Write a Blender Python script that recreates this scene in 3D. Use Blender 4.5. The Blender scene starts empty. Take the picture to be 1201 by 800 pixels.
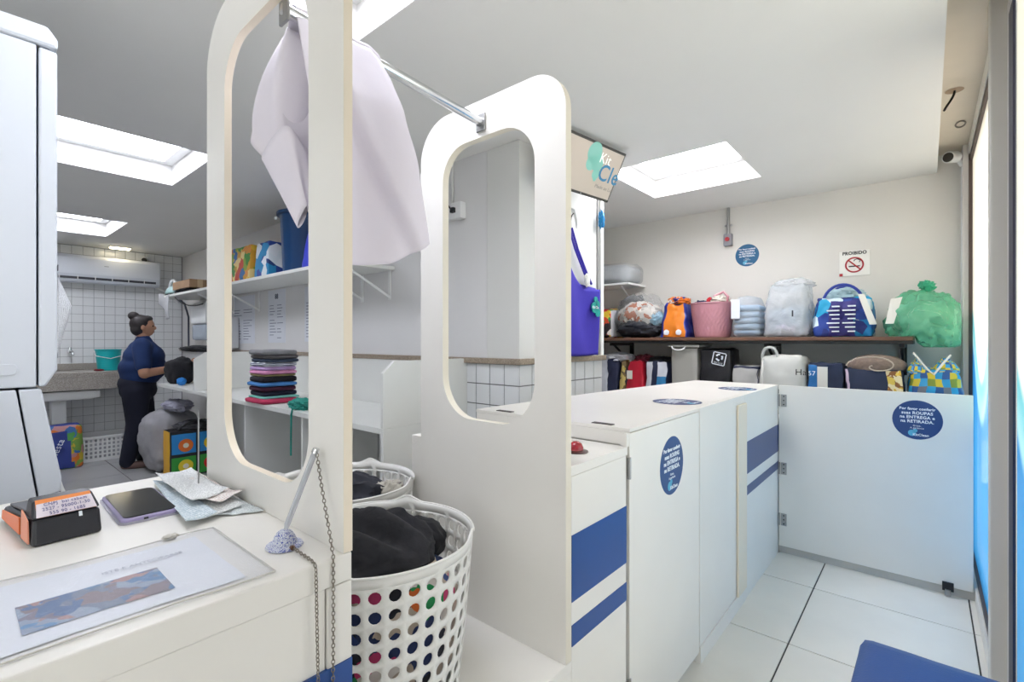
import bpy, bmesh, math, random
from mathutils import Vector, Matrix, noise, Euler
random.seed(7)
S = bpy.context.scene
COL = S.collection
R = math.radians
PI = math.pi

# ------------------------------------------------------------------ camera, sky, exposure
cd = bpy.data.cameras.new('camera'); cam = bpy.data.objects.new('camera', cd); COL.objects.link(cam)
cam.location = (0, 0, 1.32)
cam.rotation_euler = (R(90), 0, R(40.55 - 90))
cd.sensor_width = 36; cd.lens = 568.7 / 1201 * 36; cd.shift_y = -0.65 / 1201; cd.clip_start = 0.02
S.camera = cam
w = bpy.data.worlds.new('sky'); S.world = w; w.use_nodes = True
wb = w.node_tree.nodes['Background']; wb.inputs[0].default_value = (0.97, 0.985, 1.0, 1); wb.inputs[1].default_value = 1.05
S.view_settings.view_transform = 'Standard'; S.view_settings.look = 'None'
S.view_settings.gamma = 1; S.view_settings.exposure = 1.0; S.view_settings.use_curve_mapping = False
sl_ = bpy.data.lights.new('sun', 'SUN'); sl_.energy = 9.0; sl_.angle = R(2); sl_.color = (1, .97, .92)
sun = bpy.data.objects.new('sun', sl_); COL.objects.link(sun); sun.rotation_euler = Vector((.12, .41, -.9)).to_track_quat('-Z', 'Y').to_euler()
SKY_STRENGTH = 6.3          # the lit diffusers of the skylights

# ------------------------------------------------------------------ materials
MATS = {}
def lin(c):
    if isinstance(c, str):
        c = c.lstrip('#'); c = tuple(int(c[i:i+2], 16)/255 for i in (0, 2, 4))
    return tuple((x/12.92 if x <= .04045 else ((x+.055)/1.055)**2.4) for x in c)
def mat(name, col='#ffffff', rough=.5, metal=0., var=0., scale=8., bump=0., bscale=60., col2=None, spec=.5, emit=0, alpha=None, trans=0, coat=0):
    if name in MATS: return MATS[name]
    m = bpy.data.materials.new(name); m.use_nodes = True
    nt = m.node_tree; b = nt.nodes['Principled BSDF']
    c = lin(col); b.inputs['Base Color'].default_value = (*c, 1)
    b.inputs['Roughness'].default_value = rough; b.inputs['Metallic'].default_value = metal
    b.inputs['Specular IOR Level'].default_value = spec
    if coat: b.inputs['Coat Weight'].default_value = coat
    if trans: b.inputs['Transmission Weight'].default_value = trans
    if emit:
        b.inputs['Emission Color'].default_value = (*c, 1); b.inputs['Emission Strength'].default_value = emit
    if alpha is not None: b.inputs['Alpha'].default_value = alpha
    tc = None
    if var or col2 or bump:
        tc = nt.nodes.new('ShaderNodeTexCoord')
    if var or col2:
        n = nt.nodes.new('ShaderNodeTexNoise'); n.inputs['Scale'].default_value = scale; n.inputs['Detail'].default_value = 5
        nt.links.new(tc.outputs['Object'], n.inputs['Vector'])
        r = nt.nodes.new('ShaderNodeValToRGB')
        r.color_ramp.elements[0].position = .35; r.color_ramp.elements[1].position = .65
        if col2: c2 = lin(col2)
        else: c2 = tuple(max(0, x*(1-var)) for x in c)
        r.color_ramp.elements[0].color = (*c2, 1); r.color_ramp.elements[1].color = (*c, 1)
        nt.links.new(n.outputs['Fac'], r.inputs[0]); nt.links.new(r.outputs[0], b.inputs['Base Color'])
    if bump:
        n = nt.nodes.new('ShaderNodeTexNoise'); n.inputs['Scale'].default_value = bscale; n.inputs['Detail'].default_value = 3
        nt.links.new(tc.outputs['Object'], n.inputs['Vector'])
        bp = nt.nodes.new('ShaderNodeBump'); bp.inputs['Strength'].default_value = bump; bp.inputs['Distance'].default_value = .01
        nt.links.new(n.outputs['Fac'], bp.inputs['Height']); nt.links.new(bp.outputs[0], b.inputs['Normal'])
    MATS[name] = m
    return m
def print_mat(name, cols, scale=9., rough=.6, smooth=True):
    """a printed cloth or page: patches of the given colours"""
    if name in MATS: return MATS[name]
    m = mat(name, cols[0], rough); nt = m.node_tree; b = nt.nodes['Principled BSDF']
    tc = nt.nodes.new('ShaderNodeTexCoord'); v = nt.nodes.new('ShaderNodeTexVoronoi'); v.inputs['Scale'].default_value = scale
    n = nt.nodes.new('ShaderNodeTexNoise'); n.inputs['Scale'].default_value = scale*.7
    mx = nt.nodes.new('ShaderNodeMix'); mx.data_type = 'VECTOR'; mx.inputs['Factor'].default_value = .12 if smooth else .0
    nt.links.new(tc.outputs['Object'], mx.inputs[4]); nt.links.new(tc.outputs['Object'], n.inputs['Vector'])
    nt.links.new(n.outputs['Color'], mx.inputs[5]); nt.links.new(mx.outputs[1], v.inputs['Vector'])
    sp = nt.nodes.new('ShaderNodeSeparateColor'); nt.links.new(v.outputs['Color'], sp.inputs[0])
    r = nt.nodes.new('ShaderNodeValToRGB'); r.color_ramp.interpolation = 'CONSTANT'
    el = r.color_ramp.elements
    while len(el) < len(cols): el.new(.5)
    for i, c in enumerate(cols): el[i].position = i/len(cols); el[i].color = (*lin(c), 1)
    nt.links.new(sp.outputs[0], r.inputs[0]); nt.links.new(r.outputs[0], b.inputs['Base Color'])
    return m
def film_mat(name, col, opacity=.4, rough=.25, bump=.6, bscale=18.):
    """thin crinkled plastic film: part see-through, part whitish and glossy"""
    if name in MATS: return MATS[name]
    m = bpy.data.materials.new(name); m.use_nodes = True; nt = m.node_tree
    b = nt.nodes['Principled BSDF']; b.inputs['Base Color'].default_value = (*lin(col), 1); b.inputs['Roughness'].default_value = rough
    out = nt.nodes['Material Output']; t = nt.nodes.new('ShaderNodeBsdfTransparent'); t.inputs[0].default_value = (*[.5+.5*x for x in lin(col)], 1)
    mx = nt.nodes.new('ShaderNodeMixShader'); mx.inputs[0].default_value = opacity
    tc = nt.nodes.new('ShaderNodeTexCoord'); n = nt.nodes.new('ShaderNodeTexNoise'); n.inputs['Scale'].default_value = bscale; n.inputs['Detail'].default_value = 4; n.inputs['Distortion'].default_value = 1.2
    bp = nt.nodes.new('ShaderNodeBump'); bp.inputs['Strength'].default_value = bump; bp.inputs['Distance'].default_value = .02
    nt.links.new(tc.outputs['Object'], n.inputs['Vector']); nt.links.new(n.outputs['Fac'], bp.inputs['Height']); nt.links.new(bp.outputs[0], b.inputs['Normal'])
    nt.links.new(t.outputs[0], mx.inputs[1]); nt.links.new(b.outputs[0], mx.inputs[2]); nt.links.new(mx.outputs[0], out.inputs[0])
    MATS[name] = m; return m
def scribble_mat(name, paper='#eef0ee', ink='#4a5060', scale=60., amount=.7, rough=.8):
    """paper with rows of small handwriting"""
    if name in MATS: return MATS[name]
    m = mat(name, paper, rough); nt = m.node_tree; b = nt.nodes['Principled BSDF']
    tc = nt.nodes.new('ShaderNodeTexCoord')
    wv = nt.nodes.new('ShaderNodeTexWave'); wv.inputs['Scale'].default_value = scale; wv.bands_direction = 'Y'; wv.inputs['Distortion'].default_value = .4
    n = nt.nodes.new('ShaderNodeTexNoise'); n.inputs['Scale'].default_value = scale*8; n.inputs['Detail'].default_value = 2
    mp = nt.nodes.new('ShaderNodeMapping'); mp.inputs['Scale'].default_value = (1, .5, 1)
    nt.links.new(tc.outputs['Object'], mp.inputs[0]); nt.links.new(mp.outputs[0], n.inputs['Vector']); nt.links.new(tc.outputs['Object'], wv.inputs['Vector'])
    a = nt.nodes.new('ShaderNodeMath'); a.operation = 'MULTIPLY'; nt.links.new(wv.outputs['Fac'], a.inputs[0]); nt.links.new(n.outputs['Fac'], a.inputs[1])
    r = nt.nodes.new('ShaderNodeValToRGB'); r.color_ramp.elements[0].position = .36; r.color_ramp.elements[1].position = .46
    r.color_ramp.elements[0].color = (*lin(paper), 1)
    c1, c2 = lin(paper), lin(ink); r.color_ramp.elements[1].color = (*[x*(1-amount)+y*amount for x, y in zip(c1, c2)], 1)
    nt.links.new(a.outputs[0], r.inputs[0]); nt.links.new(r.outputs[0], b.inputs['Base Color'])
    return m

LAM = mat('white_laminate', '#efece6', .38, var=.03, scale=3, bump=.03, bscale=30)
LAMC = mat('cream_edge_band', '#efe3cf', .45)
LAMG = mat('work_bench_laminate', '#e9eae6', .42, var=.03, scale=3)
BLUE = mat('blue_stripe_film', '#1f4f97', .3, var=.08, scale=5)
NAVY = mat('navy_stripe_film', '#3f5180', .35, var=.05, scale=5)
CEIL = mat('ceiling_paint', '#ecebe8', .9, var=.02, scale=2)
WALLP = mat('grey_wall_paint', '#e4e3e3', .85, var=.03, scale=2, bump=.05, bscale=90)
WALLR = mat('right_wall_paint', '#e8e5df', .85, var=.03, scale=2, bump=.05, bscale=90)
GROUT = mat('wall_grout', '#8b8d92', .9)
TILE = mat('white_glazed_tile', '#e6e8ea', .16, var=.03, scale=1.5)
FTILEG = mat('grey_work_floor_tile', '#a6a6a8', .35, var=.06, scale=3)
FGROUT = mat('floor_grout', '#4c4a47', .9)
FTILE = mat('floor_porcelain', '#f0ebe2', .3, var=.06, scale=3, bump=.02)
GRAN = mat('brown_granite', '#b0a08e', .35, var=.5, scale=160)
GRANS = mat('grey_granite', '#b3aca4', .35, var=.45, scale=140)
CHROME = mat('chrome', '#d4d6d8', .14, 1.)
STEEL = mat('brushed_steel', '#a9a9a9', .35, 1.)
ALU = mat('aluminium', '#d6d4d0', .42, .35)
DARK = mat('black_rubber', '#1c1d22', .6)
BLACKM = mat('black_metal', '#191817', .45)
WHITEP = mat('white_plastic', '#eceded', .35)
ENAMEL = mat('white_enamel', '#d6dbe4', .28, var=.01)
WOOD = mat('brown_shelf_board', '#7a5744', .5, var=.25, scale=12)
RED = mat('red_plastic', '#b3202c', .3)
INK = mat('white_ink', '#eef4fb', .6)
BINK = mat('black_ink', '#24242a', .6)

# ------------------------------------------------------------------ mesh building
class MB:
    def __init__(s): s.v = []; s.f = []; s.m = []
    def add(s, vs, fs, m=0):
        o = len(s.v); s.v += [tuple(p) for p in vs]
        for f in fs: s.f.append([i+o for i in f]); s.m.append(m)
        return s
    def box(s, x0, x1, y0, y1, z0, z1, m=0):
        return s.add([(x0,y0,z0),(x1,y0,z0),(x1,y1,z0),(x0,y1,z0),(x0,y0,z1),(x1,y0,z1),(x1,y1,z1),(x0,y1,z1)],
                     [(0,3,2,1),(4,5,6,7),(0,1,5,4),(1,2,6,5),(2,3,7,6),(3,0,4,7)], m)
    def hexa(s, pts, m=0):
        return s.add(pts, [(0,3,2,1),(4,5,6,7),(0,1,5,4),(1,2,6,5),(2,3,7,6),(3,0,4,7)], m)
    def obox(s, c, ex, ey, ez, hx, hy, hz, m=0):
        c = Vector(c); ex, ey, ez = Vector(ex)*hx, Vector(ey)*hy, Vector(ez)*hz
        return s.hexa([c-ex-ey-ez, c+ex-ey-ez, c+ex+ey-ez, c-ex+ey-ez, c-ex-ey+ez, c+ex-ey+ez, c+ex+ey+ez, c-ex+ey+ez], m)
    def tube(s, pts, r, n=10, m=0, closed=False, caps=True):
        pts = [Vector(p) for p in pts]; k = len(pts); rs = r if isinstance(r, (list, tuple)) else [r]*k
        vs = []; prev = None
        for i, p in enumerate(pts):
            if closed: t = pts[(i+1) % k]-pts[i-1]
            else: t = pts[min(i+1, k-1)]-pts[max(i-1, 0)]
            t = t.normalized() if t.length > 1e-9 else Vector((0,0,1))
            if prev is None:
                a = Vector((0,0,1)) if abs(t.z) < .9 else Vector((1,0,0)); x = t.cross(a).normalized()
            else:
                x = prev - t*prev.dot(t); x = x.normalized() if x.length > 1e-6 else t.orthogonal().normalized()
            prev = x; y = t.cross(x)
            vs += [p+(x*math.cos(2*PI*j/n)+y*math.sin(2*PI*j/n))*rs[i] for j in range(n)]
        fs = []
        for i in range(k if closed else k-1):
            a, b = i*n, ((i+1) % k)*n
            fs += [(a+j, a+(j+1) % n, b+(j+1) % n, b+j) for j in range(n)]
        if caps and not closed: fs += [tuple(range(n))[::-1], tuple(range((k-1)*n, k*n))]
        return s.add(vs, fs, m)
    def cyl(s, p0, p1, r0, r1=None, n=20, m=0): return s.tube([p0, p1], [r0, r0 if r1 is None else r1], n, m)
    def lathe(s, prof, c=(0,0,0), n=28, m=0, sx=1, sy=1, wob=None):
        vs = []; k = len(prof)
        for i, (r, z) in enumerate(prof):
            for j in range(n):
                a = 2*PI*j/n; q = r*(1+(wob(a, z) if wob else 0)); vs.append((c[0]+q*math.cos(a)*sx, c[1]+q*math.sin(a)*sy, c[2]+z))
        fs = []
        for i in range(k-1): fs += [(i*n+j, i*n+(j+1) % n, (i+1)*n+(j+1) % n, (i+1)*n+j) for j in range(n)]
        if prof[0][0] > 1e-6: fs.append(tuple(range(n))[::-1])
        if prof[-1][0] > 1e-6: fs.append(tuple(range((k-1)*n, k*n)))
        return s.add(vs, fs, m)
    def prism(s, outline, fn, d0, d1, m=0):
        """outline: 2-D points; fn(a, b, d) -> 3-D"""
        k = len(outline); vs = [fn(a, b, d0) for a, b in outline]+[fn(a, b, d1) for a, b in outline]
        fs = [tuple(range(k))[::-1], tuple(range(k, 2*k))]+[(i, (i+1) % k, k+(i+1) % k, k+i) for i in range(k)]
        return s.add(vs, fs, m)
    def grid(s, fn, nu, nv, m=0, mfn=None):
        vs = [fn(i/nu, j/nv) for j in range(nv+1) for i in range(nu+1)]; o = len(s.v); s.v += [tuple(p) for p in vs]
        for j in range(nv):
            for i in range(nu):
                a = o+j*(nu+1)+i; s.f.append([a, a+1, a+nu+2, a+nu+1]); s.m.append(mfn((i+.5)/nu, (j+.5)/nv) if mfn else m)
        return s
    def lump(s, c, rx, ry, rz, seed=0, amp=.15, fr=3., p=2., n=28, flat=None, m=0, mfn=None, shape=None):
        """soft lump: super-ellipsoid with folds; flat = z below which it is pressed flat"""
        nu, nv = n*2, n; vs = []
        sg = lambda x, e: math.copysign(abs(x)**e, x); e = 2./p
        off = Vector((seed*7.3, seed*3.1, seed*1.7))
        for j in range(nv+1):
            ph = -PI/2+PI*j/nv
            for i in range(nu):
                th = 2*PI*i/nu
                d = Vector((sg(math.cos(ph), e)*sg(math.cos(th), e), sg(math.cos(ph), e)*sg(math.sin(th), e), sg(math.sin(ph), e)))
                k = 1+amp*(noise.fractal(d*fr+off, .8, 2.1, 4)*.8+ (abs(noise.noise(d*fr*1.3+off*2))-.25)*1.0)
                q = Vector((d.x*rx*k, d.y*ry*k, d.z*rz*k))
                if shape: q = Vector(shape(q, d))
                q += Vector(c)
                if flat is not None and q.z < flat: q.z = flat
                vs.append(q)
        fs = []; ms = []
        for j in range(nv):
            for i in range(nu): fs.append((j*nu+i, j*nu+(i+1) % nu, (j+1)*nu+(i+1) % nu, (j+1)*nu+i))
        o = len(s.v); s.v += [tuple(p_) for p_ in vs]
        for f in fs:
            s.f.append([q+o for q in f])
            if mfn:
                ce = sum((vs[q] for q in f), Vector())/4-Vector(c); s.m.append(mfn(ce.x/rx, ce.y/ry, ce.z/rz))
            else: s.m.append(m)
        return s
    def softbox(s, x0, x1, y0, y1, z0, z1, n=(8, 8, 8), bulge=.02, wr=.008, seed=0, top=(1, 1), rnd=.03, lean=(0, 0), mfn=None, m=0, opentop=False):
        """a cloth bag or folded cloth: box with rounded edges, bulging sides and wrinkles. top = scale of the top; mfn(u,v,w,axis)"""
        c = Vector(((x0+x1)/2, (y0+y1)/2, 0)); off = Vector((seed*5.1, seed*2.3, seed*9.7))
        hx, hy, hz = (x1-x0)/2, (y1-y0)/2, (z1-z0)
        def pt(u, v, q):  # each in -1..1, -1..1, 0..1
            p = Vector((u*hx, v*hy, q*hz)); ctr = Vector((0, 0, hz/2)); half = Vector((hx, hy, hz/2)); r = min(rnd, hx, hy, hz/2)
            l = p-ctr; inner = Vector([max(-(half[i]-r), min(half[i]-r, l[i])) for i in range(3)]); dl = l-inner
            if dl.length > 1e-9: l = inner+dl.normalized()*min(r, dl.length) if dl.length > r else l
            p = ctr+l
            fx, fy, fz = u, v, 2*q-1
            if abs(u) > .999: p.x += math.copysign(bulge*(1-fy*fy)*(1-fz*fz), u)
            if abs(v) > .999: p.y += math.copysign(bulge*(1-fx*fx)*(1-fz*fz), v)
            if q > .999: p.z += bulge*.5*(1-fx*fx)*(1-fy*fy)
            sx = 1+(top[0]-1)*q; sy = 1+(top[1]-1)*q
            p.x = p.x*sx+lean[0]*q; p.y = p.y*sy+lean[1]*q
            nv_ = noise.noise_vector((p+off)*9)*wr+noise.noise_vector((p+off)*25)*wr*.5
            if q < .001: nv_.z = 0
            p += nv_
            return p+c+Vector((0, 0, z0))
        nx, ny, nz = n
        def face(fn, a, b, ax):
            s.grid(fn, a, b, m, (lambda i, j: mfn(i, j, ax)) if mfn else None)
        face(lambda i, j: pt(2*i-1, -1, j), nx, nz, '-y'); face(lambda i, j: pt(1-2*i, 1, j), nx, nz, '+y')
        face(lambda i, j: pt(-1, 1-2*i, j), ny, nz, '-x'); face(lambda i, j: pt(1, 2*i-1, j), ny, nz, '+x')
        if not opentop: face(lambda i, j: pt(2*i-1, 2*j-1, 1), nx, ny, '+z')
        face(lambda i, j: pt(2*i-1, 1-2*j, 0), nx, ny, '-z')
        return s
    def build(s, name, mats, parent=None, smooth=False, bevel=0., weld=False, solid=0., sub=0, angle=40, origin=None):
        me = bpy.data.meshes.new(name)
        if not isinstance(mats, (list, tuple)): mats = [mats]
        root = Vector((0, 0, 0))
        if parent is not None:
            q = parent
            while q is not None: root = root+Vector(q.location); q = q.parent
        elif origin is not None: root = Vector(origin)
        elif s.v:
            xs, ys, zs = zip(*s.v); root = Vector(((min(xs)+max(xs))/2, (min(ys)+max(ys))/2, min(zs)))
        me.from_pydata([Vector(p)-root for p in s.v], [], s.f)
        for mt in mats: me.materials.append(mt)
        me.polygons.foreach_set('material_index', s.m)
        if smooth: me.polygons.foreach_set('use_smooth', [True]*len(s.f))
        bm = bmesh.new(); bm.from_mesh(me)
        if weld: bmesh.ops.remove_doubles(bm, verts=bm.verts, dist=1e-5)
        bmesh.ops.recalc_face_normals(bm, faces=bm.faces)
        if smooth and angle < 180:
            for e in bm.edges:
                if len(e.link_faces) == 2 and e.calc_face_angle(0) > R(angle): e.smooth = False
        bm.to_mesh(me); bm.free()
        o = bpy.data.objects.new(name, me); COL.objects.link(o)
        if parent is not None: o.parent = parent
        else: o.location = root
        if solid:
            md = o.modifiers.new('thickness', 'SOLIDIFY'); md.thickness = solid; md.offset = 0
        if bevel:
            md = o.modifiers.new('bevel', 'BEVEL'); md.width = bevel; md.segments = 2; md.limit_method = 'ANGLE'; md.angle_limit = R(40)
        if sub:
            md = o.modifiers.new('sub', 'SUBSURF'); md.levels = sub; md.render_levels = sub
        return o

def tag(o, label, cat, group=None):
    o['label'] = label; o['category'] = cat
    if group: o['group'] = group
    return o
def thing(name, label, cat, loc, group=None):
    o = bpy.data.objects.new(name, None); COL.objects.link(o); o.location = loc; o.empty_display_size = .05
    return tag(o, label, cat, group)
def lab(o, label): o['label'] = label; return o
def struct(o): o['kind'] = 'structure'; return o
def stuff(o): o['kind'] = 'stuff'; return o
def box(name, x0, x1, y0, y1, z0, z1, m, parent=None, bevel=.002):
    return MB().box(x0, x1, y0, y1, z0, z1).build(name, m, parent, bevel=bevel)
def sbox(name, *a, **k): return struct(box(name, *a, **k))
def copy_tree(o, parent=None):
    c = o.copy(); COL.objects.link(c)
    if parent is not None: c.parent = parent
    for ch in list(o.children): copy_tree(ch, c)
    return c
def root_of(parent):
    r = Vector((0, 0, 0)); q = parent
    while q is not None: r = r+Vector(q.location); q = q.parent
    return r
def text(name, body, size, pos, xd, yd, m, parent=None, sx=1., align='CENTER', bold=0., ext=.0004):
    """flat lettering at pos, reading along xd with its top towards yd"""
    cu = bpy.data.curves.new('lettering', 'FONT'); cu.body = body; cu.size = size; cu.align_x = align; cu.align_y = 'CENTER'
    cu.extrude = ext; cu.offset = bold; cu.resolution_u = 3; cu.space_line = .95; cu.space_character = 1.06
    t = bpy.data.objects.new('lettering', cu); COL.objects.link(t)
    dg = bpy.context.evaluated_depsgraph_get(); me = bpy.data.meshes.new_from_object(t.evaluated_get(dg))
    bpy.data.objects.remove(t); me.name = name; me.materials.clear(); me.materials.append(m)
    xd = Vector(xd).normalized(); yd = Vector(yd).normalized(); zd = xd.cross(yd)
    M = Matrix((xd*sx, yd, zd)).transposed().to_4x4(); M.translation = Vector(pos)-root_of(parent); me.transform(M)
    o = bpy.data.objects.new(name, me); COL.objects.link(o)
    if parent is not None: o.parent = parent
    return o
def arc(cx, cy, r, a0, a1, n=10): return [(cx+r*math.cos(a0+(a1-a0)*i/n), cy+r*math.sin(a0+(a1-a0)*i/n)) for i in range(n+1)]
def rrect(a0, a1, b0, b1, rs, n=10):
    """rounded rectangle, corners in order: bottom left, bottom right, top right, top left"""
    r0, r1, r2, r3 = [max(r, .0005) for r in rs]
    return arc(a0+r0, b0+r0, r0, PI, 1.5*PI, n)+arc(a1-r1, b0+r1, r1, 1.5*PI, 2*PI, n)+arc(a1-r2, b1-r2, r2, 0, .5*PI, n)+arc(a0+r3, b1-r3, r3, .5*PI, PI, n)

# ------------------------------------------------------------------ structure
ZC = 2.40; XR = 4.16; XL = -3.1; YB = 7.34; YF = -.207
fl = struct(MB().box(XL, XR, -.3, YB, -.12, -.002).build('floor', FGROUT))
tm2 = None
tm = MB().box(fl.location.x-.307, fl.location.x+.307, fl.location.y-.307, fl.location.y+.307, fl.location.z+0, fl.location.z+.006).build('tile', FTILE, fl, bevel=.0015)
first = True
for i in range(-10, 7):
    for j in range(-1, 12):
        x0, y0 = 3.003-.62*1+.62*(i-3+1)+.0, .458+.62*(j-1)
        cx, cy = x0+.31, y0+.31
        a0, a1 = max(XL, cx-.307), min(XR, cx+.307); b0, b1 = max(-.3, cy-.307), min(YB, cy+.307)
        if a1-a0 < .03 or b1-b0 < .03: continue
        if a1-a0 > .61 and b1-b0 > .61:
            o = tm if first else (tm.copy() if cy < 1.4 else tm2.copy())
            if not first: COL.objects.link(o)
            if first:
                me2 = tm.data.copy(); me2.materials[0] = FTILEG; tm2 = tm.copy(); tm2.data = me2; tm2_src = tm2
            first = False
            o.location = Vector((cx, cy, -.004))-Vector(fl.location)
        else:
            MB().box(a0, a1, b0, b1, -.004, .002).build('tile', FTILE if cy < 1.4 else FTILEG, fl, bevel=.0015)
sbox('sun_block_slab', -6, 6, -1.7, -.33, 2.60, 2.66, mat('sun_block_concrete', '#cfc9bf', .9), bevel=0)  # unseen slab over the pavement, added to block direct sun from the room
struct(MB().box(-9, 9, -14, -.3, -.14, -.02).build('pavement', mat('pavement_concrete', '#b5b2ab', .9, var=.15, scale=2)))

# ceiling with skylight wells
holes = [(.22, .97, .83, 1.57), (2.76, 3.5, .83, 1.57), (.28, 1.03, 3.17, 4.0), (.34, 1.09, 5.58, 6.5), (-2.28, -1.53, .83, 1.57), (-2.22, -1.47, 3.17, 4.0)]  # last two wells are unseen, added at left to brighten the panel faces
mb = MB()
xs = sorted({XL, XR}|{h[0] for h in holes}|{h[1] for h in holes}); ys = sorted({-.03, YB}|{h[2] for h in holes}|{h[3] for h in holes})
for i in range(len(xs)-1):
    for j in range(len(ys)-1):
        cx, cy = (xs[i]+xs[i+1])/2, (ys[j]+ys[j+1])/2
        if any(h[0] < cx < h[1] and h[2] < cy < h[3] for h in holes): continue
        mb.box(xs[i], xs[i+1], ys[j], ys[j+1], ZC, ZC+.02)
mb.box(XL, XR, -.05, -.03, ZC, 2.53)
ceil = struct(mb.build('ceiling', CEIL))
struct(MB().box(XL, XR+.1, YF-.12, -.03, 2.51, 2.56).build('ceiling_front', mat('front_ceiling_paint', '#e0d6c8', .9, var=.03)))
struct(MB().box(XL-.1, XR+.1, -.03, YB+.1, 2.62, 2.68).build('ceiling_slab', CEIL))
lt = mat('skylight_diffuser', '#f2f5ff', .5, emit=SKY_STRENGTH); lt2 = mat('boosted_skylight_diffuser', '#f6f6fb', .5, emit=SKY_STRENGTH*1.45)  # second well glows stronger than the others, boosted to brighten the right side
for k, (x0, x1, y0, y1) in enumerate(holes):
    t = .025; zt = 2.59
    g = .0015
    wn = 'window_%d' % (k+1 if k < 4 else k+3)
    fr = struct(MB().box(x0-t, x0+g, y0-t, y1+t, ZC+.001, zt).box(x1-g, x1+t, y0-t, y1+t, ZC+.001, zt).box(x0+g, x1-g, y0-t, y0+g, ZC+.001, zt).box(x0+g, x1-g, y1-g, y1+t, ZC+.001, zt)
          .build(wn, mat('skylight_reveal', '#d6d5d3', .8)))
    q = .065; zl = 2.535
    MB().box(x0+q-.01, x1-q+.01, y0+q-.01, y1-q+.01, zl+.022, zl+.03).build('skylight_panel', lt2 if k == 1 else lt, fr)
    MB().box(x0+.002, x0+q, y0+.002, y1-.002, zl, zl+.02).box(x1-q, x1-.002, y0+.002, y1-.002, zl, zl+.02).box(x0+q, x1-q, y0+.002, y0+q, zl, zl+.02).box(x0+q, x1-q, y1-q, y1-.002, zl, zl+.02).build('skylight_frame', WHITEP, fr)

sbox('wall_right', XR, XR+.1, YF-.05, 2.9, 0, 2.6, WALLR, bevel=0)
sbox('wall_left', XL-.1, XL, -.25, YB+.1, 0, 2.6, WALLP, bevel=0)
wb_ = sbox('wall_back', XL, 2.1, YB, YB+.1, 0, 2.6, GROUT, bevel=0)
sbox('wall_store', 2.12, XR, 2.8, 2.9, 0, 2.6, WALLP, bevel=0)
wp = sbox('wall_partition', 2.0, 2.12, 1.90, YB, 0, ZC, WALLP, bevel=0)
# the pier: painted above, tiled below the granite ledge
wq = sbox('wall_pier', 2.0, 2.845, 1.66, 1.9, 0, ZC, mat('pier_paint', '#e0e0dd', .8), bevel=.004)
# tiled back wall
def tiles(parent, spots, mesh_mb, limit=300):
    """spots already sorted by how large they show; past the limit joined"""
    o0 = mesh_mb.build('tile', TILE, parent); base = Vector(parent.location); rest = MB(); bv = list(mesh_mb.v); bf = list(mesh_mb.f)
    for k, p in enumerate(spots):
        if k == 0: o0.location = Vector(p)-base; o = o0
        elif k < limit: o = o0.copy(); COL.objects.link(o); o.location = Vector(p)-base
        else: rest.add([Vector(q)+Vector(p) for q in bv], bf)
    if rest.v: stuff(rest.build('tile_field', TILE, parent))
def tile_mb(axis, w_, h_, d=.004, g=.0034):
    a = w_/2-g/2; b = h_/2-g/2; mb = MB(); c = .0015
    o_ = [(-a, -b), (a, -b), (a, b), (-a, b)]; i_ = [(-a+c, -b+c), (a-c, -b+c), (a-c, b-c), (-a+c, b-c)]
    f = (lambda u, v, dd: (u, -dd, v)) if axis == 'y' else (lambda u, v, dd: (-dd, u, v))
    vs = [f(u, v, 0) for u, v in o_]+[f(u, v, d-.001) for u, v in o_]+[f(u, v, d) for u, v in i_]
    fs = [(8, 9, 10, 11)]+[(i, (i+1) % 4, 4+(i+1) % 4, 4+i) for i in range(4)]+[(4+i, 4+(i+1) % 4, 8+(i+1) % 4, 8+i) for i in range(4)]
    return mb.add(vs, fs)
def rel_build_tile(parent, axis, w_, h_, spots, limit=300):
    mb = tile_mb(axis, w_, h_, g=.0055 if w_ > .1 else .0034)
    me = bpy.data.meshes.new('tile'); me.from_pydata(mb.v, [], mb.f); me.materials.append(TILE)
    base = Vector(parent.location); rest = MB()
    for k, p in enumerate(spots):
        if k < limit:
            o = bpy.data.objects.new('tile', me); COL.objects.link(o); o.parent = parent; o.location = Vector(p)-base
        else: rest.add([Vector(q)+Vector(p) for q in mb.v], mb.f)
    if rest.v: stuff(rest.build('tile_field', TILE, parent))
TP = .0968
sp = [(2.0-.009-TP*(i+.5), YB, ZC-.05-TP*(j+.5)+.045) for i in range(33) for j in range(25)]
sp.sort(key=lambda p: (0 if (.75 < p[0] < 2 and p[2] > .35) else 1, -p[0]))
rel_build_tile(wb_, 'y', TP, TP, sp, 290)
# pier and partition tiles under the ledge
tb = struct(MB().box(1.994, 2.0, 1.654, 2.09, 0, 1.19).box(2.0, 2.845, 1.654, 1.66, 0, 1.19).build('wall_tiling', mat('dark_grout', '#6a6b6e', .9)))
PW, PH = .108, .116
rel_build_tile(tb, 'x', PW, PH, [(1.994, 1.652+PW*(i+.5), 1.19-.02-PH*(j+.5)+.02) for i in range(4) for j in range(10)])
rel_build_tile(tb, 'y', PW, PH, [(1.992+PW*(i+.5), 1.654, 1.19-PH*(j+.5)) for i in range(8) for j in range(10)])
struct(MB().prism([(1.965, 1.625), (2.87, 1.625), (2.87, 1.66), (2.0, 1.66), (2.0, YB), (1.965, YB)], lambda a, b, d: (a, b, d), 1.19, 1.222).build('trim_1', GRAN, bevel=.003))
struct(MB().box(2.825, 2.862, 1.640, 1.68, 1.222, ZC).build('trim_2', mat('white_corner_trim', '#f2f2f0', .5), bevel=.003))
sbox('trim_3', 2.80, 2.812, 1.652, 1.664, 1.222, ZC, mat('trim_grey_strip', '#8e8e8c', .7), bevel=0)  # thin grey strip beside the white corner trim

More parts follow.
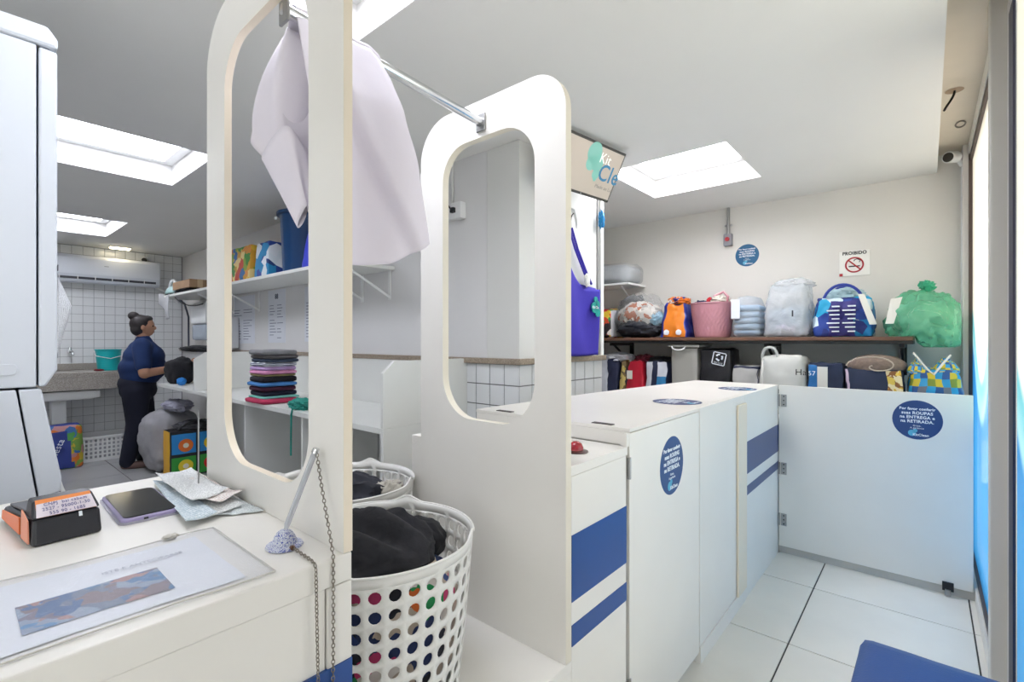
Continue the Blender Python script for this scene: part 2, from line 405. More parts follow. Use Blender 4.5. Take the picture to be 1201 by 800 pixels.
# shop front (right of the doorway): frame, printed glass, post, door leaf
frost = bpy.data.materials.new('printed_frosted_glass'); frost.use_nodes = True; MATS['frost'] = frost
nt = frost.node_tree; b = nt.nodes['Principled BSDF']; tc = nt.nodes.new('ShaderNodeTexCoord'); sx = nt.nodes.new('ShaderNodeSeparateXYZ')
geo = nt.nodes.new('ShaderNodeNewGeometry'); nt.links.new(geo.outputs['Position'], sx.inputs[0])
sn = nt.nodes.new('ShaderNodeMath'); sn.operation = 'SINE'; mu = nt.nodes.new('ShaderNodeMath'); mu.operation = 'MULTIPLY'; mu.inputs[1].default_value = 4.2
nt.links.new(sx.outputs[0], mu.inputs[0]); nt.links.new(mu.outputs[0], sn.inputs[0])
m2 = nt.nodes.new('ShaderNodeMath'); m2.operation = 'MULTIPLY_ADD'; m2.inputs[1].default_value = .22; nt.links.new(sn.outputs[0], m2.inputs[0]); nt.links.new(sx.outputs[2], m2.inputs[2])
rp = nt.nodes.new('ShaderNodeValToRGB'); rp.color_ramp.interpolation = 'EASE'; el = rp.color_ramp.elements
sc = nt.nodes.new('ShaderNodeMath'); sc.operation = 'DIVIDE'; sc.inputs[1].default_value = 2.6; nt.links.new(m2.outputs[0], sc.inputs[0]); nt.links.new(sc.outputs[0], rp.inputs[0])
el[0].position = .0; el[0].color = (*lin('#57abdc'), 1); el[1].position = 1; el[1].color = (*lin('#f4f1ea'), 1)
for p_, c_ in ((.30, '#57aee0'), (.42, '#4aa6de'), (.445, '#bfe6ee'), (.50, '#8fd6e2'), (.52, '#f3f1ec')):
    e_ = el.new(p_); e_.color = (*lin(c_), 1)
nt.links.new(rp.outputs[0], b.inputs['Base Color']); b.inputs['Roughness'].default_value = .25
trn = nt.nodes.new('ShaderNodeBsdfTranslucent'); nt.links.new(rp.outputs[0], trn.inputs[0]); tpn_ = nt.nodes.new('ShaderNodeBsdfTransparent')
ma = nt.nodes.new('ShaderNodeMixShader'); ma.inputs[0].default_value = .34; mx = nt.nodes.new('ShaderNodeMixShader'); mx.inputs[0].default_value = .85   # perforated one-way film
nt.links.new(trn.outputs[0], ma.inputs[1]); nt.links.new(tpn_.outputs[0], ma.inputs[2])
nt.links.new(b.outputs[0], mx.inputs[1]); nt.links.new(ma.outputs[0], mx.inputs[2]); nt.links.new(mx.outputs[0], nt.nodes['Material Output'].inputs[0])
CLEAR = film_mat('clear_door_glass', '#eef4f4', .08, .02, 0)
sf = struct(MB().box(4.02, 4.16, -.20, -.165, 0, 2.51).box(2.40, 4.02, -.235, -.19, 2.43, 2.51).box(2.40, 4.16, -.235, -.185, 0, .075).build('window_5', mat('white_frame_paint', '#e9e6e1', .4), bevel=.003))
MB().box(3.955, 4.0, -.225, -.19, .075, 2.43).box(2.44, 3.955, -.225, -.195, .075, .1).box(2.44, 3.955, -.225, -.195, 2.39, 2.43).build('gasket_frame', mat('dark_gasket', '#4a3a36', .5), sf)
MB().box(2.44, 3.955, -.214, -.206, .1, 2.39).build('printed_pane', frost, sf)
struct(MB().box(2.34, 2.42, -.245, -.166, 0, 2.51).build('trim_4', ALU, bevel=.004))
dr = struct(MB().box(2.245, 2.325, -.25, -.205, .02, 2.45).box(1.02, 1.08, -.25, -.205, .02, 2.45).box(1.08, 2.245, -.25, -.205, .02, .12).box(1.08, 2.245, -.25, -.205, 2.38, 2.45).build('door_1', mat('pale_door_frame', '#d6d4d6', .35, .5), bevel=.003))
MB().box(2.15, 2.245, -.209, -.202, .12, 2.38).build('gasket', mat('dark_blue_gasket', '#2b2c44', .5), dr)
MB().box(1.08, 2.245, -.222, -.214, .12, 2.38).build('clear_pane', CLEAR, dr)
MB().box(1.88, 2.15, -.2135, -.2115, .12, 2.38).build('printed_film', frost, dr)
sg2 = struct(MB().box(XL, -.35, -.245, -.2, 0, .08).box(XL, -.35, -.245, -.2, 2.43, 2.51).box(-.42, -.35, -.245, -.2, .08, 2.43).box(-1.75, -1.68, -.245, -.2, .08, 2.43).build('window_6', ALU, bevel=.003))  # unseen glazing, added so daylight grazes the panel faces from the left
MB().box(XL, -.42, -.226, -.219, .08, 2.43).build('clear_pane', CLEAR, sg2)
sbox('wall_light_block', -.35, .88, YF-.1, YF-.03, 0, 2.51, WALLP, bevel=0)  # unseen solid wall, added to keep daylight off the desk front
sbox('trim_5', XL, 2.34, YF-.09, YF-.02, 2.45, 2.51, ALU)

# ------------------------------------------------------------------ front desk and hanging panels
dk = thing('front_desk', 'white reception desk carrying the card machine and receipts, with a blue stripe', 'desk', (-.2, .9, 0))
box('desk_top', -.75, .427, .705, 1.46, .935, .98, LAM, dk, .003)
box('front_board', -.75, .383, .709, .727, 0, .934, LAM, dk, .001)
box('side_board', .385, .427, .7055, 1.44, 0, .934, LAM, dk, .002)
box('back_board', -.75, .385, 1.42, 1.44, 0, .934, LAM, dk, .001)
box('blue_stripe', -.75, .4265, .7035, .7095, .635, .81, BLUE, dk, 0)
box('lower_blue_stripe', -.75, .4265, .7035, .7095, .519, .575, BLUE, dk, 0)

def frame_panel(name, label, x0, x1, y0, y1, z0, z1, hole, rh, loc, edge):
    t = thing(name, label, 'panel', loc)
    N = 12; out = rrect(y0, y1, z0, z1, (.001, .001, .13, .11), N); inn = rrect(*hole, rh, N); k = len(out)
    mb = MB(); vs = []
    for x in (x0, x1): vs += [(x, a, b_) for a, b_ in out]+[(x, a, b_) for a, b_ in inn]
    fs = []
    for i in range(k):
        j = (i+1) % k
        fs += [(i, j, k+j, k+i), (2*k+i, 3*k+i, 3*k+j, 2*k+j)]
    mb.add(vs, fs, 0); mb.build('face_board', LAM, t)
    eb = MB()
    def rim(o_, sgn):
        vs2 = [(x0, a, b_) for a, b_ in o_]+[(x1, a, b_) for a, b_ in o_]
        eb.add(vs2, [(i, (i+1) % k, k+(i+1) % k, k+i) for i in range(k)], 0)
    rim(out, 1); rim(inn, -1)
    eb.build('edge_band', edge, t, smooth=True, angle=30)
    return t
p1 = frame_panel('partition_screen', 'tall white panel with a rounded opening standing on the desk behind the pen stand', .412, .4275, .705, 1.325, .9805, 2.09, (.82, 1.212, 1.055, 1.985), (.10, .11, .1, .12), (.42, 1.0, .98), LAMC)
p2 = frame_panel('partition_screen', 'tall white panel with a rounded opening between the laundry basket and the red bell', 1.036, 1.0605, .7045, 1.288, .4845, 2.035, (.806, 1.178, 1.08, 1.925), (.13, .13, .1, .12), (1.05, .99, .4845), mat('panel_edge_band', '#e6dfcf', .45))

rd = thing('hanging_rail', 'chrome clothes rail running between the two white panels', 'rail', (.73, .985, 1.96))
MB().cyl((.428, .955, 1.968), (1.0355, 1.005, 1.966), .0125, n=20).build('rail_tube', CHROME, rd, smooth=True)
for x, y in ((.4285, .955), (1.035, 1.005)):
    MB().box(x-.0005 if x < .5 else x-.006, x+.006 if x < .5 else x+.0005, y-.018, y+.018, 1.94, 1.992).build('rail_bracket', STEEL, rd, bevel=.002)

# low platform between the panels
pf = thing('basket_platform', 'low white shelf box between the two panels that carries the laundry baskets', 'shelf', (.73, 1.2, 0))
box('shelf_board', .428, 1.0625, .7045, 1.95, .455, .484, LAM, pf, .002)
box('front_board', .428, 1.0625, .7055, .7235, 0, .4545, LAM, pf, .001)
box('back_board', .428, 1.0625, 1.93, 1.949, 0, .4545, LAM, pf, .001)

# ------------------------------------------------------------------ counter run
cu = thing('bell_cabinet', 'narrow white counter cabinet with two blue stripes under the red bell', 'cabinet', (1.22, 1.0, 0))
box('carcass', 1.063, 1.366, .723, 1.37, 0, .9635, LAM, cu, .001)
box('cabinet_top', 1.063, 1.3765, .706, 1.37, .964, .99, LAM, cu, .001)
box('front_board', 1.063, 1.366, .705, .7225, 0, .9635, LAM, cu, .0015)
box('blue_stripe', 1.0635, 1.3655, .7035, .7055, .635, .81, BLUE, cu, 0)
box('lower_blue_stripe', 1.0635, 1.366, .7035, .7055, .519, .575, BLUE, cu, 0)

ct = thing('long_counter', 'long white raised counter top running to the flap door', 'counter', (2.3, 1.0, .99))
MB().prism([(1.385, .7025), (1.994, .7025), (1.994, .7225), (3.375, .7225), (3.375, 1.215), (2.2, 1.335), (1.385, 1.375)], lambda a, b_, d: (a, b_, d), 1.033, 1.045).build('top_board', LAM, ct, bevel=.0015)
box('end_board', 1.385, 1.405, .7235, 1.372, .991, 1.0325, LAM, ct, .0015)
for y0 in (.775, 1.205): box('finger_slot', 1.40, 1.422, y0, y0+.075, 1.044, 1.0475, mat('dark_slot', '#3a3230', .5), ct, .001)

MB().box(1.366, 1.3835, .7035, .7225, .991, 1.0325).build('corner_post', LAM, ct)
d1 = thing('counter_cabinet', 'white counter cabinet whose door carries the oval blue notice, next to the bell cabinet', 'cabinet', (1.69, 1.0, 0))
box('carcass', 1.392, 1.995, .73, 1.33, .06, .99, LAM, d1, .001)
box('plinth', 1.392, 1.995, .735, 1.3, 0, .06, LAM, d1, .001)
box('door', 1.385, 1.992, .703, .7225, .05, 1.0305, LAM, d1, .002)
for z in (.89, .2): MB().cyl((1.379, .7015, z), (1.379, .7015, z+.065), .006, n=10).box(1.384, 1.392, .7010, .7029, z, z+.065).build('hinge', STEEL, d1)

d2 = thing('counter_cabinet', 'far white counter cabinet with navy stripes beside the flap door', 'cabinet', (2.7, 1.0, 0))
box('carcass', 1.999, 3.365, .722, 1.2, 0, .99, LAM, d2, .001)
box('door_panel', 2.0, 2.644, .703, .7215, .072, 1.0445, LAM, d2, .002)
box('front_board', 2.645, 3.375, .703, .7215, .0, 1.0445, LAM, d2, .002)
box('cream_post', 2.496, 2.636, .690, .7025, .072, 1.005, LAMC, d2, .004)
box('plinth', 1.999, 2.645, .699, .7215, 0, .07, LAM, d2, .001)
box('navy_stripe', 2.646, 3.374, .7015, .7035, .633, .799, NAVY, d2, 0)
box('lower_navy_stripe', 2.646, 3.374, .7015, .7035, .524, .572, NAVY, d2, 0)

fd = thing('flap_door', 'white flap door with a round blue notice closing the passage before the stored bags', 'door', (3.39, .26, 0))
box('leaf', 3.362, 3.38, -.178, .698, .05, 1.042, LAM, fd, .002)
for z in (.95, .53, .215):
    h_ = MB().box(3.358, 3.362, .655, .685, z-.037, z+.037).box(3.356, 3.364, .69, .7, z-.037, z+.037)
    for q in (-.025, 0, .025): h_.cyl((3.3562, .67, z+q), (3.358, .67, z+q), .004, n=8, m=1)
    h_.build('hinge', [STEEL, DARK], fd)
ca = MB().box(3.35, 3.361, -.105, -.06, .03, .075).build('door_foot', DARK, fd, bevel=.002)
MB().cyl((3.352, -.082, .008), (3.352, -.082, .04), .012, n=14).build('foot_pad', STEEL, ca)
struct(MB().box(3.384, 3.42, -.19, .70, .0, .05).build('baseboard_flap', mat('grey_plinth', '#c9c7c3', .5), bevel=.002))

STICK = mat('blue_notice_vinyl', '#26477f', .35)
STICKW = mat('teal_notice_vinyl', '#125f8c', .4)
BUB = mat('cyan_bubble_print', '#5fb6d6', .4)
def notice(label, c, xd, yd, nrm, r, m=STICK, name='round_notice'):
    c, xd, yd, nrm = Vector(c), Vector(xd), Vector(yd), Vector(nrm)
    t = thing(name, label, 'sticker', c)
    k = 40; mb = MB(); vs = []
    for d in (.0002, .0012): vs += [c+(xd*math.cos(2*PI*i/k)+yd*math.sin(2*PI*i/k))*r+nrm*d for i in range(k)]
    mb.add(vs, [tuple(range(k))[::-1], tuple(range(k, 2*k))]+[(i, (i+1) % k, k+(i+1) % k, k+i) for i in range(k)]).build('disc', m, t)
    for row, (s_, sz) in enumerate((('Por favor conferir', .145), ('suas ROUPAS', .165), ('na ENTREGA e', .165), ('na RETIRADA.', .165))):
        text('lettering', s_, r*sz*1.25, c+yd*r*(.56-.215*row)+nrm*.0016, xd, yd, INK, t, bold=r*.006)
    text('lettering', 'Grata,', r*.12, c-yd*r*.30+nrm*.0016, xd, yd, INK, t); text('lettering', 'A gerência', r*.12, c-yd*r*.42+nrm*.0016, xd, yd, INK, t)
    bb = MB()
    for (a, b_, q) in ((-.2, -.68, .16), (-.07, -.55, .09)):
        cc = c+xd*r*a+yd*r*b_; vs = [cc+(xd*math.cos(2*PI*i/16)+yd*math.sin(2*PI*i/16))*r*q+nrm*.0012 for i in range(16)]+[cc+(xd*math.cos(2*PI*i/16)+yd*math.sin(2*PI*i/16))*r*q+nrm*.0018 for i in range(16)]
        bb.add(vs, [tuple(range(16, 32))]+[(i, (i+1) % 16, 16+(i+1) % 16, 16+i) for i in range(16)])
    bb.build('bubble_logo', BUB, t)
    text('lettering', 'KitClean', r*.17, c+xd*r*.15-yd*r*.76+nrm*.002, xd, yd, INK, t, bold=r*.004)
    return t
notice('round blue notice on the cabinet door next to the bell cabinet', (1.715, .704, .867), (1, 0, 0), (0, 0, 1), (0, -1, 0), .105)
notice('round blue notice on the white flap door', (3.362, .04, .897), (0, -1, 0), (0, 0, 1), (-1, 0, 0), .104)
notice('teal round notice on the right wall beside the conduit box', (4.16, 1.09, 2.0), (0, -1, 0), (0, 0, 1), (-1, 0, 0), .088, STICKW)
notice('blue round notice lying flat on the counter top above the cabinet door', (2.13, .85, 1.045), (1, 0, 0), (0, 1, 0), (0, 0, 1), .105)
notice('blue round notice lying flat on the counter top near the flap door', (2.93, .82, 1.045), (1, 0, 0), (0, 1, 0), (0, 0, 1), .1)

# counter bell
bl = thing('counter_bell', 'small red glass counter bell with a brown rim on the bell cabinet', 'bell', (1.215, .79, .99))
MB().lathe([(.0, 0), (.033, 0), (.036, .003), (.024, .006), (.0, .006)], (1.215, .79, .9902), 24).build('rim', mat('bell_brown', '#4a2a26', .3), bl, smooth=True)
MB().lathe([(.022, .0064), (.022, .014), (.017, .025), (.008, .031), (0, .032)], (1.215, .79, .9902), 24).build('dome', mat('bell_red', '#a31f2e', .12, coat=.6), bl, smooth=True)

# ------------------------------------------------------------------ things on the desk
# card machine: axis along its length
pm = thing('card_machine', 'black and orange card machine with handwritten tape on the desk', 'card machine', (.1, 1.13, .98))
def pmp(a, l, z):   # a across (to +X), l along its length (to the back left), local
    a *= 1.10; l *= 1.08; z *= 1.22; o = Vector((.0914, 1.108, .9805)); ex = Vector((.992, .06, 0)); ey = Vector((-.10, .995, 0)); return o+ex*a+ey*l+Vector((0, 0, z))
BK = mat('card_machine_black', '#2c2d33', .35, var=.1, scale=30); ORG = mat('card_machine_orange', '#e8743c', .4); ORGL = mat('orange_tape_base', '#ee8a36', .5)
MB().hexa([pmp(0, 0, 0), pmp(.083, 0, 0), pmp(.083, .2, 0), pmp(0, .2, 0), pmp(.002, .004, .036), pmp(.081, .004, .036), pmp(.081, .2, .022), pmp(.002, .2, .022)]).build('lower_body', BK, pm, bevel=.005)
MB().hexa([pmp(.001, .006, .0362), pmp(.082, .006, .0362), pmp(.082, .05, .036), pmp(.001, .05, .036), pmp(.006, .03, .056), pmp(.077, .03, .056), pmp(.077, .055, .058), pmp(.006, .055, .058)]).build('printer_cover', BK, pm, bevel=.003)
MB().hexa([pmp(.007, .0055, .0375), pmp(.076, .0055, .0375), pmp(.076, .0075, .0375), pmp(.007, .0075, .0375), pmp(.009, .0285, .0555), pmp(.074, .0285, .0555), pmp(.074, .0305, .057), pmp(.009, .0305, .057)]).build('orange_strip', ORGL, pm)
tp = MB().hexa([pmp(.006, .0045, .038), pmp(.077, .0045, .038), pmp(.077, .006, .038), pmp(.006, .006, .038), pmp(.009, .0225, .0525), pmp(.074, .0235, .0535), pmp(.074, .025, .0535), pmp(.009, .024, .0525)]).build('paper_tape', mat('tape_paper', '#e9dfe6', .7), pm)
exv = Vector((.992, .06, 0)); up = (pmp(.04, .0235, .0535)-pmp(.04, .0045, .038)).normalized()
for q, s_ in enumerate(('CNPJ  bai cabem', '2527 - 95000-1-30', '555 90 - 1685')):
    text('lettering', s_, .0084, pmp(.042, .0194-.0062*q, .0507-.0051*q)+exv.cross(up)*.0012, exv, up, mat('pen_ink_blue', '#5c5a92', .7), pm, sx=.92, ext=.0002)
for a in (-.0015,):
    MB().hexa([pmp(a-.001, .01, .004), pmp(a+.001, .01, .004), pmp(a+.001, .055, .004), pmp(a-.001, .055, .004), pmp(a-.001, .014, .034), pmp(a+.001, .014, .034), pmp(a+.001, .05, .044), pmp(a-.001, .05, .044)]).build('orange_side', mat('orange_side_print', '#f0a184', .5), pm, bevel=.0005)
    MB().hexa([pmp(a-.001, .065, .006), pmp(a+.001, .065, .006), pmp(a+.001, .19, .006), pmp(a-.001, .19, .006), pmp(a-.001, .065, .030), pmp(a+.001, .065, .030), pmp(a+.001, .185, .020), pmp(a-.001, .185, .020)]).build('orange_side', ORG, pm, bevel=.0005)
MB().hexa([pmp(.008, .06, .0345), pmp(.075, .06, .0345), pmp(.075, .19, .0225), pmp(.008, .19, .0225), pmp(.008, .06, .0375), pmp(.075, .06, .0375), pmp(.075, .19, .0265), pmp(.008, .19, .0265)]).build('keypad_face', mat('keypad_grey', '#5a5a60', .4), pm, bevel=.001)
lab(MB().hexa([pmp(.054, -.0006, .030), pmp(.058, -.0006, .030), pmp(.058, .001, .030), pmp(.054, .001, .030), pmp(.054, .0024, .036), pmp(.058, .0024, .036), pmp(.058, .004, .036), pmp(.054, .004, .036)]).build('emblem', INK, pm), 'small white emblem')

# phone in a clear case
ph = thing('phone', 'black phone in a clear lilac edged case lying between card machine and receipts', 'phone', (.24, 1.16, .98))
def php(a, l, z):
    a *= 1.10; l *= 1.09; o = Vector((.2095, 1.118, .9805)); ex = Vector((.995, -.03, 0)); ey = Vector((.02, .999, 0)); return o+ex*a+ey*l+Vector((0, 0, z))
rr = rrect(0, .083, 0, .19, (.012,)*4, 5)
MB().prism(rr, php, .0, .0105).build('case', mat('lilac_case', '#a89ec6', .2), ph, smooth=True, bevel=.003)
MB().prism(rrect(.004, .079, .004, .186, (.01,)*4, 5), php, .0106, .012).build('screen', mat('phone_glass', '#25272c', .12, var=.15, scale=40), ph, bevel=.0006)
MB().prism(rrect(-.003, .086, -.003, .193, (.014,)*4, 5), php, .0, .004).build('case_lip', film_mat('clear_case', '#e8e6f2', .45, .1, .1), ph)
MB().cyl(php(.03, -.002, .006), php(.036, -.002, .006), .002, n=8).build('socket', DARK, ph)

# receipts on a spike
def sheet(name, label, pts, z, m, cat='paper', curl=.006, seed=1, group=None):
    """one sheet of paper: four corners on the desk (x, y), lying at height z with a little curl"""
    a, b_, c, d = [Vector((*p, 0)) for p in pts]
    def fn(u, v):
        p = (a*(1-u)+b_*u)*(1-v)+(d*(1-u)+c*u)*v
        h = z+curl*(abs(noise.noise(Vector((u*2.2+seed, v*2.2, seed*3.3))))+.6*((2*u-1)**2*(2*v-1)**2))
        return (p.x, p.y, .9805+h)
    o = MB().grid(fn, 14, 14).build(name, m, smooth=True, solid=.0004)
    return tag(o, label, cat, group)
GR = 'receipts on the spike'
sheet('receipt', 'lowest pale receipt fanned out to the right under the stack on the spike', [(0.335, 1.036), (0.409, 0.993), (0.406, 1.201), (0.319, 1.222)], .0005, scribble_mat('receipt_a', '#dfe5e6', '#6b7480', 55), seed=2, group=GR)
sheet('receipt', 'wide receipt pointing at the front panel in the spiked stack', [(0.303, 1.020), (0.393, 1.052), (0.400, 1.275), (0.324, 1.264)], .005, scribble_mat('receipt_b', '#eceeee', '#70767e', 48), seed=5, group=GR)
sheet('receipt', 'long bluish receipt hanging nearest the phone in the spiked stack', [(0.282, 1.015), (0.335, 1.020), (0.356, 1.360), (0.315, 1.371)], .009, scribble_mat('receipt_c', '#dbe4ea', '#4e86a0', 40), seed=9, group=GR)
sheet('receipt', 'curled receipt with a reddish stamp on the spiked stack', [(0.345, 1.062), (0.406, 1.094), (0.397, 1.286), (0.336, 1.307)], .014, scribble_mat('receipt_d', '#f0ece8', '#b0605a', 45, .6), seed=12, curl=.012, group=GR)
sheet('receipt', 'topmost handwritten receipt skewered by the metal spike', [(0.315, 1.094), (0.389, 1.121), (0.395, 1.381), (0.321, 1.381)], .020, scribble_mat('receipt_e', '#eef0f0', '#4a4f5a', 62), seed=15, curl=.010, group=GR)
sk = thing('paper_spike', 'thin upright steel spike holding the receipts on the desk', 'spike', (.3666, 1.2325, .98))
MB().tube([(.3666, 1.2325, .9805), (.3666, 1.2325, 1.14), (.3666, 1.2325, 1.163)], [.0016, .0016, .0004], 8).build('needle', STEEL, sk, smooth=True)
MB().lathe([(0, 0), (.02, 0), (.02, .0004), (0, .0004)], (.3666, 1.2325, .9801), 16).build('foot', STEEL, sk)

# plastic sleeve with a printed page
sl = thing('plastic_sleeve', 'clear plastic sleeve holding a printed notice flat on the desk edge', 'document', (.15, .81, .98))
def slp(u, v, h):  # u along +X 0..1, v to the back 0..1
    x = -.064+.378*u; y = .738+.25*v+.006*math.sin(u*9)*(v-.4)-.012*u; return (x, y, .9806+h+.0025*max(0, noise.noise(Vector((u*5, v*4, 2)))))
MB().grid(lambda u, v: slp(.05+u*.86, .06+v*.86, .0006), 24, 16).build('page', mat('notice_page', '#eceef2', .7), sl, smooth=True)
ph_m = print_mat('blurred_blue_photo', ['#64748f', '#3f76a8', '#736d80', '#4f8cbc', '#7d6a72', '#2f5f96', '#8d9cb4', '#a87f7c'], 34, .5)
MB().grid(lambda u, v: slp(.32+u*.39, .2+v*.36, .0018), 20, 10).build('photo_print', ph_m, sl, smooth=True)
text('lettering', 'ISTE E ANTECIPARSE', .0125, (.195, .899, .9846), (.99, -.02, 0), (.02, 1, 0), mat('faded_print', '#a5a7b4', .8), sl, sx=.82, ext=.0001)
MB().grid(lambda u, v: slp(u, v, .0034), 30, 20).build('film', film_mat('sleeve_film', '#f2f4fa', .16, .12, .25, 22), sl, smooth=True)
MB().tube([slp(i/30, 0, .002) for i in range(31)]+[slp(1, i/20, .002) for i in range(21)]+[slp(1-i/30, 1, .002) for i in range(31)], .0012, 6).build('welded_edge', mat('sleeve_edge', '#cdc9c0', .3), sl, smooth=True)
lab(MB().lump(slp(.83, 1.0, .004), .012, .008, .004, 3, .4, 4, n=10).build('crumple', mat('sleeve_edge', '#cdc9c0', .3), sl, smooth=True), 'crumpled clear plastic corner')

# pen stand with chain
pn = thing('pen_stand', 'speckled blue and white pen stand with leaning clear pen and chain', 'pen', (.3634, .8043, .98))
MB().lathe([(0, 0), (.027, 0), (.029, .002), (.0275, .005), (.02, .006), (.0165, .016), (.012, .024), (.006, .028), (0, .029)], (.3634, .8043, .9803), 28).build('base', print_mat('speckled_plastic', ['#d3d7e0', '#c9cfdb', '#3a48a8', '#d9dce4', '#e0e2e8', '#d5d9e2', '#4a58b0'], 170, .4), pn, smooth=True)
pen = MB().tube([(.365, .803, 1.008), (.3665, .801, 1.017), (.398, .770, 1.135)], [.0028, .0046, .0046], 12).build('pen', film_mat('clear_pen', '#dfe2e8', .55, .08, 0), pn, smooth=True)
MB().tube([(.367, .8005, 1.019), (.397, .771, 1.132)], .0016, 8).build('ink_tube', mat('ink_refill', '#8d8f98', .3), pen, smooth=True)
MB().cyl((.3978, .7702, 1.134), (.3996, .7684, 1.141), .0055, n=12).build('pen_cap', CHROME, pen)
def chain(pts, name, parent, pitch=.0062, rl=.0038, rw=.0024):
    pts = [Vector(p) for p in pts]; mb = MB(); L = [0]
    for i in range(1, len(pts)): L.append(L[-1]+(pts[i]-pts[i-1]).length)
    n = int(L[-1]/pitch)
    for k in range(n):
        d = (k+.5)*pitch; i = max(j for j in range(len(L)) if L[j] <= d); i = min(i, len(pts)-2)
        p = pts[i].lerp(pts[i+1], (d-L[i])/(L[i+1]-L[i])); t = (pts[i+1]-pts[i]).normalized()
        x = t.orthogonal().normalized(); x = (Matrix.Rotation((k % 2)*PI/2+.5+.15*math.sin(k*2.1), 3, t) @ x)
        mb.tube([p+t*math.cos(2*PI*j/10)*rl+x*math.sin(2*PI*j/10)*rw for j in range(10)], .0008, 6, closed=True)
    return stuff(mb.build(name, mat('chain_metal', '#8d857c', .35, .9), parent, smooth=True))
bez = lambda a, b_, c, d, n: [tuple((Vector(a)*(1-t)**3+Vector(b_)*3*t*(1-t)**2+Vector(c)*3*t*t*(1-t)+Vector(d)*t**3)) for t in [i/n for i in range(n+1)]]
chp = [(.3645, .778, .986), (.365, .75, .984), (.3645, .72, .9835), (.3635, .704, .9825), (.3632, .7, .975)]
chp += bez((.3632, .6995, .97), (.365, .698, .85), (.369, .698, .57), (.380, .698, .57), 26)+bez((.380, .698, .57), (.391, .698, .57), (.392, .70, .93), (.393, .703, .985), 26)+bez((.393, .703, .985), (.3945, .72, 1.03), (.398, .75, 1.08), (.3995, .7684, 1.14), 14)
chain(chp, 'chain', pn)
MB().cyl((.364, .780, .985), (.364, .775, .986), .004, n=10).build('chain_eye', mat('copper_eye', '#8a6a58', .3, .9), pn)

# ------------------------------------------------------------------ laundry baskets
def basket(loc, label, r1=.228, r0=.19, h=.375, rows=8, cols=36, group=None):
    t = thing('laundry_basket', label, 'basket', loc, group)
    X, Y, Z = loc; mb = MB()
    prof = lambda z: r0+(r1-r0)*(z/h)**.8
    rimz = lambda a: h+.018*max(0, 1-abs(((a*4/(2*PI)+.12) % 1)-.5)*9)
    pos = lambda a, z: (X+prof(z)*math.cos(a), Y+prof(z)*math.sin(a), Z+z)
    zz0, zz1 = .03, h-.022; ch = (zz1-zz0)/rows; ca_ = 2*PI/cols
    for j in range(rows):
        for i in range(cols):
            a0 = ca_*i+(ca_*.0 if j % 2 else 0); z0 = zz0+ch*j; ac, zc_ = a0+ca_/2, z0+ch/2
            N = 12; sq = []; ci = []
            for k in range(N):
                th = 2*PI*k/N+PI/4; cx, cy = math.cos(th), math.sin(th); mxx = max(abs(cx), abs(cy))
                sq.append(pos(ac+cx/mxx*ca_/2, zc_+cy/mxx*ch/2)); ci.append(pos(ac+cx*ca_*.33, zc_+cy*.0135))
            mb.add(sq+ci, [(k, (k+1) % N, N+(k+1) % N, N+k) for k in range(N)])
    mb.grid(lambda u, v: pos(u*2*PI, zz1+(rimz(u*2*PI)-zz1)*v), 96, 2)
    mb.grid(lambda u, v: pos(u*2*PI, zz0*(1-v)), 48, 2)
    mb.grid(lambda u, v: (X+r0*v*math.cos(u*2*PI), Y+r0*v*math.sin(u*2*PI), Z+.0025), 36, 2)
    mb.build('basket_wall', mat('white_basket_plastic', '#ebeae6', .4), t, smooth=True, weld=True, solid=.003)
    MB().tube([(X+(prof(h)+.002)*math.cos(a), Y+(prof(h)+.002)*math.sin(a), Z+rimz(a)) for a in [2*PI*i/144 for i in range(144)]], .0032, 8, closed=True).build('rim', mat('white_basket_plastic'), t, smooth=True)
    rb = MB()
    for i in range(cols):
        a = ca_*i; q = pos(a, h*.84); rb.obox((q[0]-.004*math.cos(a), q[1]-.004*math.sin(a), q[2]), (-math.sin(a), math.cos(a), 0), (math.cos(a), math.sin(a), 0), (0, 0, 1), .001, .003, h*.09)
    stuff(rb.build('rim_ribs', mat('white_basket_plastic'), t))
    return t
basket((.672, 1.0, .4845), 'white perforated laundry basket with a black garment on top, between the two panels')
basket((.85, 1.46, .4845), 'white perforated laundry basket of dark clothes and a pale sock, behind the front basket')
# coloured laundry inside
LM = ['#2b2b33', '#c8b8a8', '#e0d8d0', '#2f3d66', '#d4487a', '#e8763a', '#2f9a5a', '#8c7a6c', '#31457a', '#f0e8e2', '#c9b53c', '#3a3a44', '#b8a698', '#4a5a8c']
lm = print_mat('mixed_laundry_cloth', LM, 17, .9)
o = tag(MB().lump((.672, 1.0, .655), .172, .172, .16, 2, .03, 4, p=3.0, n=28, flat=.489).build('mixed_laundry', lm, smooth=True), 'heap of mixed coloured laundry inside the basket under the black garment', 'laundry'); stuff(o)
BLKC = mat('black_cloth', '#26262b', .95, var=.35, scale=9, bump=.5, bscale=26)
def cloth_fold(q, d):
    return (q.x, q.y, q.z+.02*math.sin(9*d.x+3*d.y)*max(0, d.z))
tag(MB().lump((.64, .995, .835), .165, .16, .062, 21, .13, 1.5, n=40, shape=cloth_fold).build('black_garment', BLKC, smooth=True), 'crumpled black garment heaped on top of the front laundry basket', 'garment')
tag(MB().lump((.785, .985, .815), .06, .08, .05, 31, .15, 2.0, n=24).build('black_garment', BLKC, smooth=True), 'small fold of black cloth at the right inside of the front laundry basket', 'garment')
tag(MB().lump((.85, 1.45, .785), .15, .15, .095, 41, .2, 2.4, n=30).build('dark_clothes', mat('charcoal_cloth', '#2b2d36', .95, var=.3, scale=10), smooth=True), 'dark charcoal clothes filling the laundry basket at the back', 'garment')
